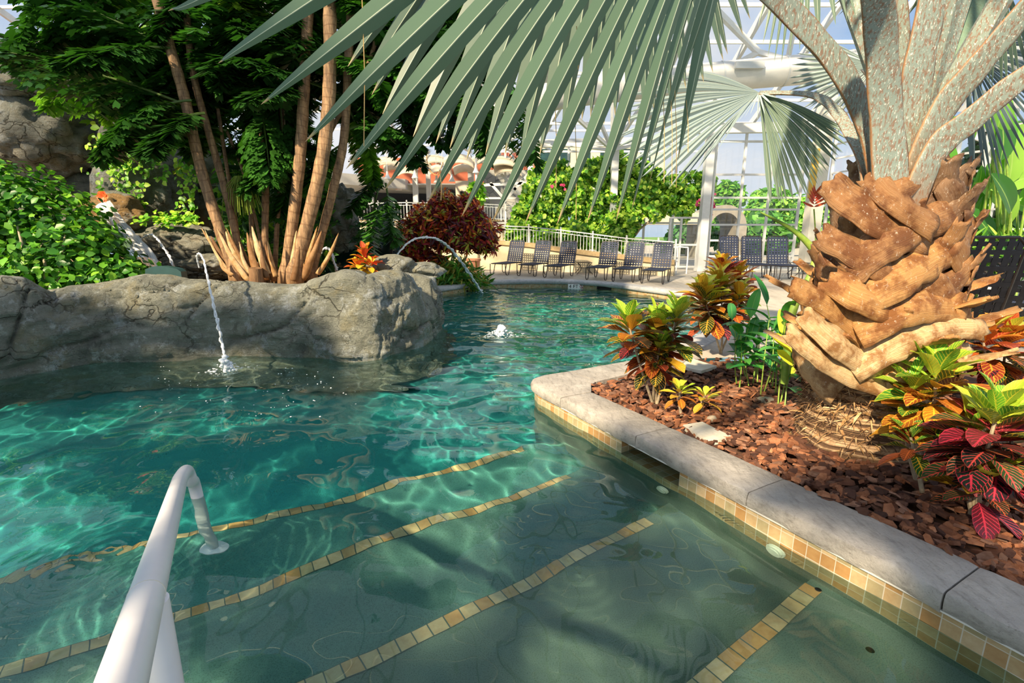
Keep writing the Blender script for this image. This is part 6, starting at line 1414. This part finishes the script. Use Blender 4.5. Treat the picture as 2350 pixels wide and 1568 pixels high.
# paddle leaved plants at the right
M['paddle'] = leafmat('paddle_leaf', .35, .3, (.03, '#a8c86a', .6), 14); rs = random.Random(50)
for ci, (bx, n, D, lab) in enumerate(((2235, 15, 9.2, 'tall paddle leaved plant just right of the palm trunk'), (2330, 15, 8.8, 'tall paddle leaved plant at the right edge above the black loungers'), (2430, 8, 9.4, 'paddle leaved plant cut off by the right edge of the view'))):
    b = PD(bx, 600, D); b.z = CZ; root = empty('paddle_plant', b, lab, 'plant', 'paddle leaved plants')
    for i in range(n):
        x = bx + rs.uniform(-60, 55); y = 330 + 250*(i+.5)/n + rs.uniform(-20, 20); e = PD(x, y, D + rs.uniform(-.6, .4)); s0 = b + Vector((rs.uniform(-.15, .15), rs.uniform(-.15, .15), 0)); mb = MB(); mb.tube(catmull([s0, s0.lerp(e, .6) + Vector((0, 0, .15)), e], 5), [.028 - .0015*k for k in range(11)], 6); mb.has = False; sk = mb.build('leaf_stalk', M['gstem'], root)
        lf = MB(); a = rs.uniform(-.9, .9) + (0.8 if x > bx else 2.2); d = Vector((math.cos(a)*.6, rs.uniform(-.5, .1), abs(math.sin(a)) + .35 - .5*(i/n))).normalized(); c0 = srgb(rs.choice(('#5a9a3a', '#4a8434', '#74b044', '#3a6f34', '#8ab84c'))); l = rs.uniform(.7, 1.0)
        leafblade(lf, e, d, Vector((0, -.9, .3)), l, l*.42, rs.uniform(.3, .9), c0, 1, 8, taper=.8); lf.build('leaf', M['paddle'], sk, smooth='all')
pts = []; nr = []
rs_ = np.random.RandomState(51)
for k in range(900): pts.append(PD(rs_.uniform(2190, 2400), rs_.uniform(545, 612), 8.6 + rs_.uniform(-.3, .6))); nr.append((rs_.normal(), -.6, .6))
tag(cloud('grassy_plants', M['leaf'], pts, nr, .38, ['#6aa83c', '#8ac04a', '#4f8a34', '#3a7030', '#a8c85a'], None, 52, .13, origin=PD(2290, 610, 8.6), jitter=.8), 'strappy green undergrowth below the paddle leaved plants', 'plant')
# unseen fan palms added behind the camera to give the dappled shade on the steps
def shade_tree(x, y, h, R, nfr, seed, label):
    rs = random.Random(seed); root = empty('shade_palm', (x, y, 0), label, 'palm tree'); mb = MB(); mb.tube([(x, y, -.1), (x+.1, y, h*.5), (x, y, h)], [.2, .16, .12], 10); mb.has = False; mb.build('trunk', M['stem'], root)
    lf = MB(); c0 = srgb('#5f7a5a')
    for i in range(nfr):
        a = i*2.4; el = rs.uniform(-.5, .9); d = Vector((math.cos(a)*math.cos(el), math.sin(a)*math.cos(el), math.sin(el))); hub = Vector((x, y, h)) + d*R*.55; side = d.cross(Vector((0, 0, 1))).normalized(); lf.tube([(x, y, h), hub], .025, 5, False, (*c0, 1))
        for k in range(15):
            b = (k/14 - .5)*3.4; dd = (d*math.cos(b) + side*math.sin(b)); e = hub + dd*R*.5 + Vector((0, 0, -.12*R)); w = (side*math.cos(b) - d*math.sin(b))*.05*R; m_ = hub.lerp(e, .55)
            lf.add([hub, m_ + w, e, m_ - w], [(0, 1, 2, 3)], col=(*c0, 1))
    lf.has = True; lf.build('foliage', M['silver_leaf'], root, smooth=False)
shade_tree(-6.4, -3.8, 5.2, 1.9, 11, 1, 'unseen fan palm added for shade behind the viewpoint to the left')
shade_tree(-3.4, -4.2, 5.2, 1.8, 13, 2, 'unseen fan palm added for shade behind the viewpoint')
shade_tree(-8.4, -0.8, 5.4, 2.3, 12, 3, 'unseen fan palm added for shade left of the steps, outside the view')
# ================= handrail, jets, splashes =================
M['rail'] = plain('white_coated_rail', '#dcdce0', '#e6e6ea', 3, .28)
foot = U(486, 1262, .62)
hr = empty('pool_handrail', foot, 'white bent handrail reaching down into the pool over the steps', 'handrail')
pt = lambda x, y, D: PD(x, y, D)
R_ = .037
N0, A = PD(258, 1640, .58), PD(416, 1090, 2.66); w = P(452, 1142, 0)
top = [N0 - (A-N0)*.3] + [N0.lerp(A, t) for t in (0, .25, .5, .75, .93)]
el = catmull([N0.lerp(A, .93), A + Vector((.0, .03, .0)), PD(430, 1083, 2.82), PD(439, 1104, 2.88), w + Vector((0, 0, .04)), foot + Vector((0, 0, .02))], 7)
path = top + el[1:]
mb = MB(); mb.tube(path, R_, 24); mb.has = False; rail = mb.build('rail', M['rail'], hr)
t_ = .0
best = min(((N0.lerp(A, k/200)) for k in range(201)), key=lambda p: abs((CY + F*(-(p.y*ST + (p.z-H)*CT))/(p.y*CT - (p.z-H)*ST)) - 1372))
mb = MB(); mb.tube([best + Vector((.012, 0, -.01)), Vector((best.x + .012, best.y, -.4))], .033, 24); mb.has = False; mb.build('support_post', M['rail'], hr)
mb = MB(); d_ = (A-N0).normalized(); mb.tube([best - d_*.002, best + d_*.002], R_ + .0008, 24); mb.has = False; mb.build('joint_ring', M['cream'] if 'cream' in M else M['rail'], rail)
mb = MB(); mb.lathe(foot, [(.085, 0), (.085, .012), (.06, .022), (.04, .024)], 30); mb.build('base_plate', M['rail'], hr)
for o in hr.children: o.cycles.is_caustics_receiver = True
def jet_mat():
    t = NT('jet_water'); g = t.new('BsdfGlass', Color=(1, 1, 1, 1), Roughness=.08, IOR=1.33).outputs[0]; w = t.principled(srgb('#eef2f6'), .3)
    n = t.noise(t.mapping(t.coord('UV'), (3, 16, 1)), 3.0, 4)
    return t.done(t.new('MixShader', i0=t.ramp(n, [(.32, (.4, .4, .4)), (.52, (1, 1, 1))]), i1=g, i2=w).outputs[0])
M['jet'] = jet_mat()
def jet(pts, Ds, r0, r1, label, seed, strands=4):
    P_ = catmull([PD(x, y, D) for (x, y), D in zip(pts, Ds)], 14); n = len(P_); mb = MB()
    for s in range(strands):
        q = []; rr = []
        for i, p in enumerate(P_):
            t = i/(n-1); a = (r1*1.6*t + r0*.5)*(0 if strands == 1 else 1)
            q.append(p + Vector((mn.noise(Vector((i*.3, s*5 + seed, 0))), mn.noise(Vector((i*.3, s*5 + seed, 7))), mn.noise(Vector((i*.3, s*5 + seed, 13))))) * a*1.6)
            rr.append((r0 + (r1-r0)*t)*(.75 + .6*abs(mn.noise(Vector((i*.5, s*3 + seed, 3))))))
        mb.tube(q, rr, 7)
    return tag(mb.build('water_jet', M['jet'], smooth='all', origin=P_[0]), label, 'water jet')
jet([(457, 615), (452, 590), (458, 582), (468, 600), (480, 655), (497, 730), (510, 790), (517, 842)], [7.1, 7.0, 6.85, 6.6, 6.42, 6.32, 6.28, 6.25], .009, .014, 'water jet falling in front of the rock wall into a white splash', 1)
jet([(308, 585), (318, 556), (340, 539), (358, 545), (378, 572), (400, 611)], [9.2, 9.1, 9.0, 8.9, 8.8, 8.7], .010, .015, 'thin arching water jet in front of the waterfall', 2)
jet([(722, 632), (733, 588), (745, 570), (757, 575), (766, 598), (773, 622)], [9.3]*6, .014, .02, 'short arching water jet right of the cane palm stems', 3)
jet([(888, 625), (915, 580), (945, 552), (980, 545), (1015, 555), (1050, 590), (1085, 640), (1105, 672)], [9.3, 9.9, 10.5, 11.1, 11.8, 12.5, 13.2, 13.7], .015, .024, 'tall long water jet arching in front of the croton tree', 4, 5)
M['foam'] = plain('white_foam', '#f4f8fa', '#dfeaf0', 20, .4)
def splash(x, y, s, label, n, seed, h=1.0):
    rs = random.Random(seed); c = P(x, y, 0); mb = MB()
    for i in range(n):
        r = abs(rs.gauss(0, .5))*s; a = rs.uniform(0, 6.28); z = h*s*.9*math.exp(-(r/s*2.2)**2)*rs.random(); q = s*rs.uniform(.03, .10)*(1.5 if r < .3*s else .6)
        rockmesh(mb, (c.x + math.cos(a)*r, c.y + math.sin(a)*r, z + .003), (q*(1 + (r > .5*s)), q, q*(.8 if r < .4*s else .25)), i, 1, .2)
    return tag(mb.build('water_splash', M['foam'], smooth='all', origin=c), label, 'splash', kind='stuff')
splash(520, 852, .26, 'white splash where the nearest jet meets the pool by the rock wall', 130, 1, .9)
splash(1150, 770, .34, 'low white bubbling spot in the middle of the pool', 110, 2, .5)
splash(1105, 672, .22, 'small far splash under the tall arching jet', 30, 3, .5)
rs = random.Random(12); mb = MB()
for i in range(90):
    c = P(rs.gauss(560, 130), rs.uniform(840, 960), 0); q = rs.uniform(.004, .011); rockmesh(mb, (c.x, c.y, .008), (q, q, q*.6), i, 1, .1)
tag(mb.build('surface_bubbles', M['foam'], smooth='all'), 'scattered white bubbles drifting on the water below the rock wall', 'bubbles', kind='stuff')
# ================= light =================
def world():
    w = bpy.data.worlds.new('sky'); SC.world = w; w.use_nodes = True; nt = w.node_tree; n = nt.nodes; n.clear()
    out = n.new('ShaderNodeOutputWorld'); bg = n.new('ShaderNodeBackground'); tc = n.new('ShaderNodeTexCoord')
    sep = n.new('ShaderNodeSeparateXYZ'); nt.links.new(tc.outputs['Generated'], sep.inputs[0])
    r = n.new('ShaderNodeValToRGB'); nt.links.new(sep.outputs[2], r.inputs[0]); e = r.color_ramp.elements
    e[0].position = 0.0; e[0].color = (.62, .78, .95, 1); e[1].position = .75; e[1].color = (.24, .42, .84, 1)
    m = e.new(.25); m.color = (.46, .66, .96, 1)
    mp = n.new('ShaderNodeMapping'); mp.inputs['Scale'].default_value = (1, 1, 2.6); nt.links.new(tc.outputs['Generated'], mp.inputs[0])
    nz = n.new('ShaderNodeTexNoise'); nz.inputs['Scale'].default_value = 2.3; nz.inputs['Detail'].default_value = 6; nt.links.new(mp.outputs[0], nz.inputs[0])
    cr = n.new('ShaderNodeValToRGB'); nt.links.new(nz.outputs[0], cr.inputs[0]); cr.color_ramp.elements[0].position = .40; cr.color_ramp.elements[1].position = .58
    mx = n.new('ShaderNodeMix'); mx.data_type = 'RGBA'; nt.links.new(cr.outputs[0], mx.inputs[0]); nt.links.new(r.outputs[0], mx.inputs[6]); mx.inputs[7].default_value = (.95, .96, 1.0, 1)
    nt.links.new(mx.outputs[2], bg.inputs[0]); bg.inputs[1].default_value = SKY; nt.links.new(bg.outputs[0], out.inputs[0])
SKY = .9; SUN = 10.0
world()
ld = bpy.data.lights.new('sun', 'SUN'); ld.energy = SUN; ld.angle = math.radians(1.6); ld.color = (1.0, .80, .55)
sun = bpy.data.objects.new('sun', ld); COL.objects.link(sun)
SDIR = Vector((.50, .72, -.62)).normalized()
sun.rotation_euler = SDIR.to_track_quat('-Z', 'Y').to_euler(); sun.location = (-6, -8, 12)
ld.cycles.is_caustics_light = True
cy = SC.cycles
cy.max_bounces = 8; cy.diffuse_bounces = 3; cy.glossy_bounces = 3; cy.transmission_bounces = 4; cy.transparent_max_bounces = 10
cy.sample_clamp_indirect = 6.0; cy.volume_bounces = 0
cy.use_adaptive_sampling = True; cy.adaptive_threshold = .035
vs = SC.view_settings; vs.view_transform = 'Standard'; vs.look = 'None'; vs.exposure = 0.0; vs.gamma = 1.0; vs.use_curve_mapping = False
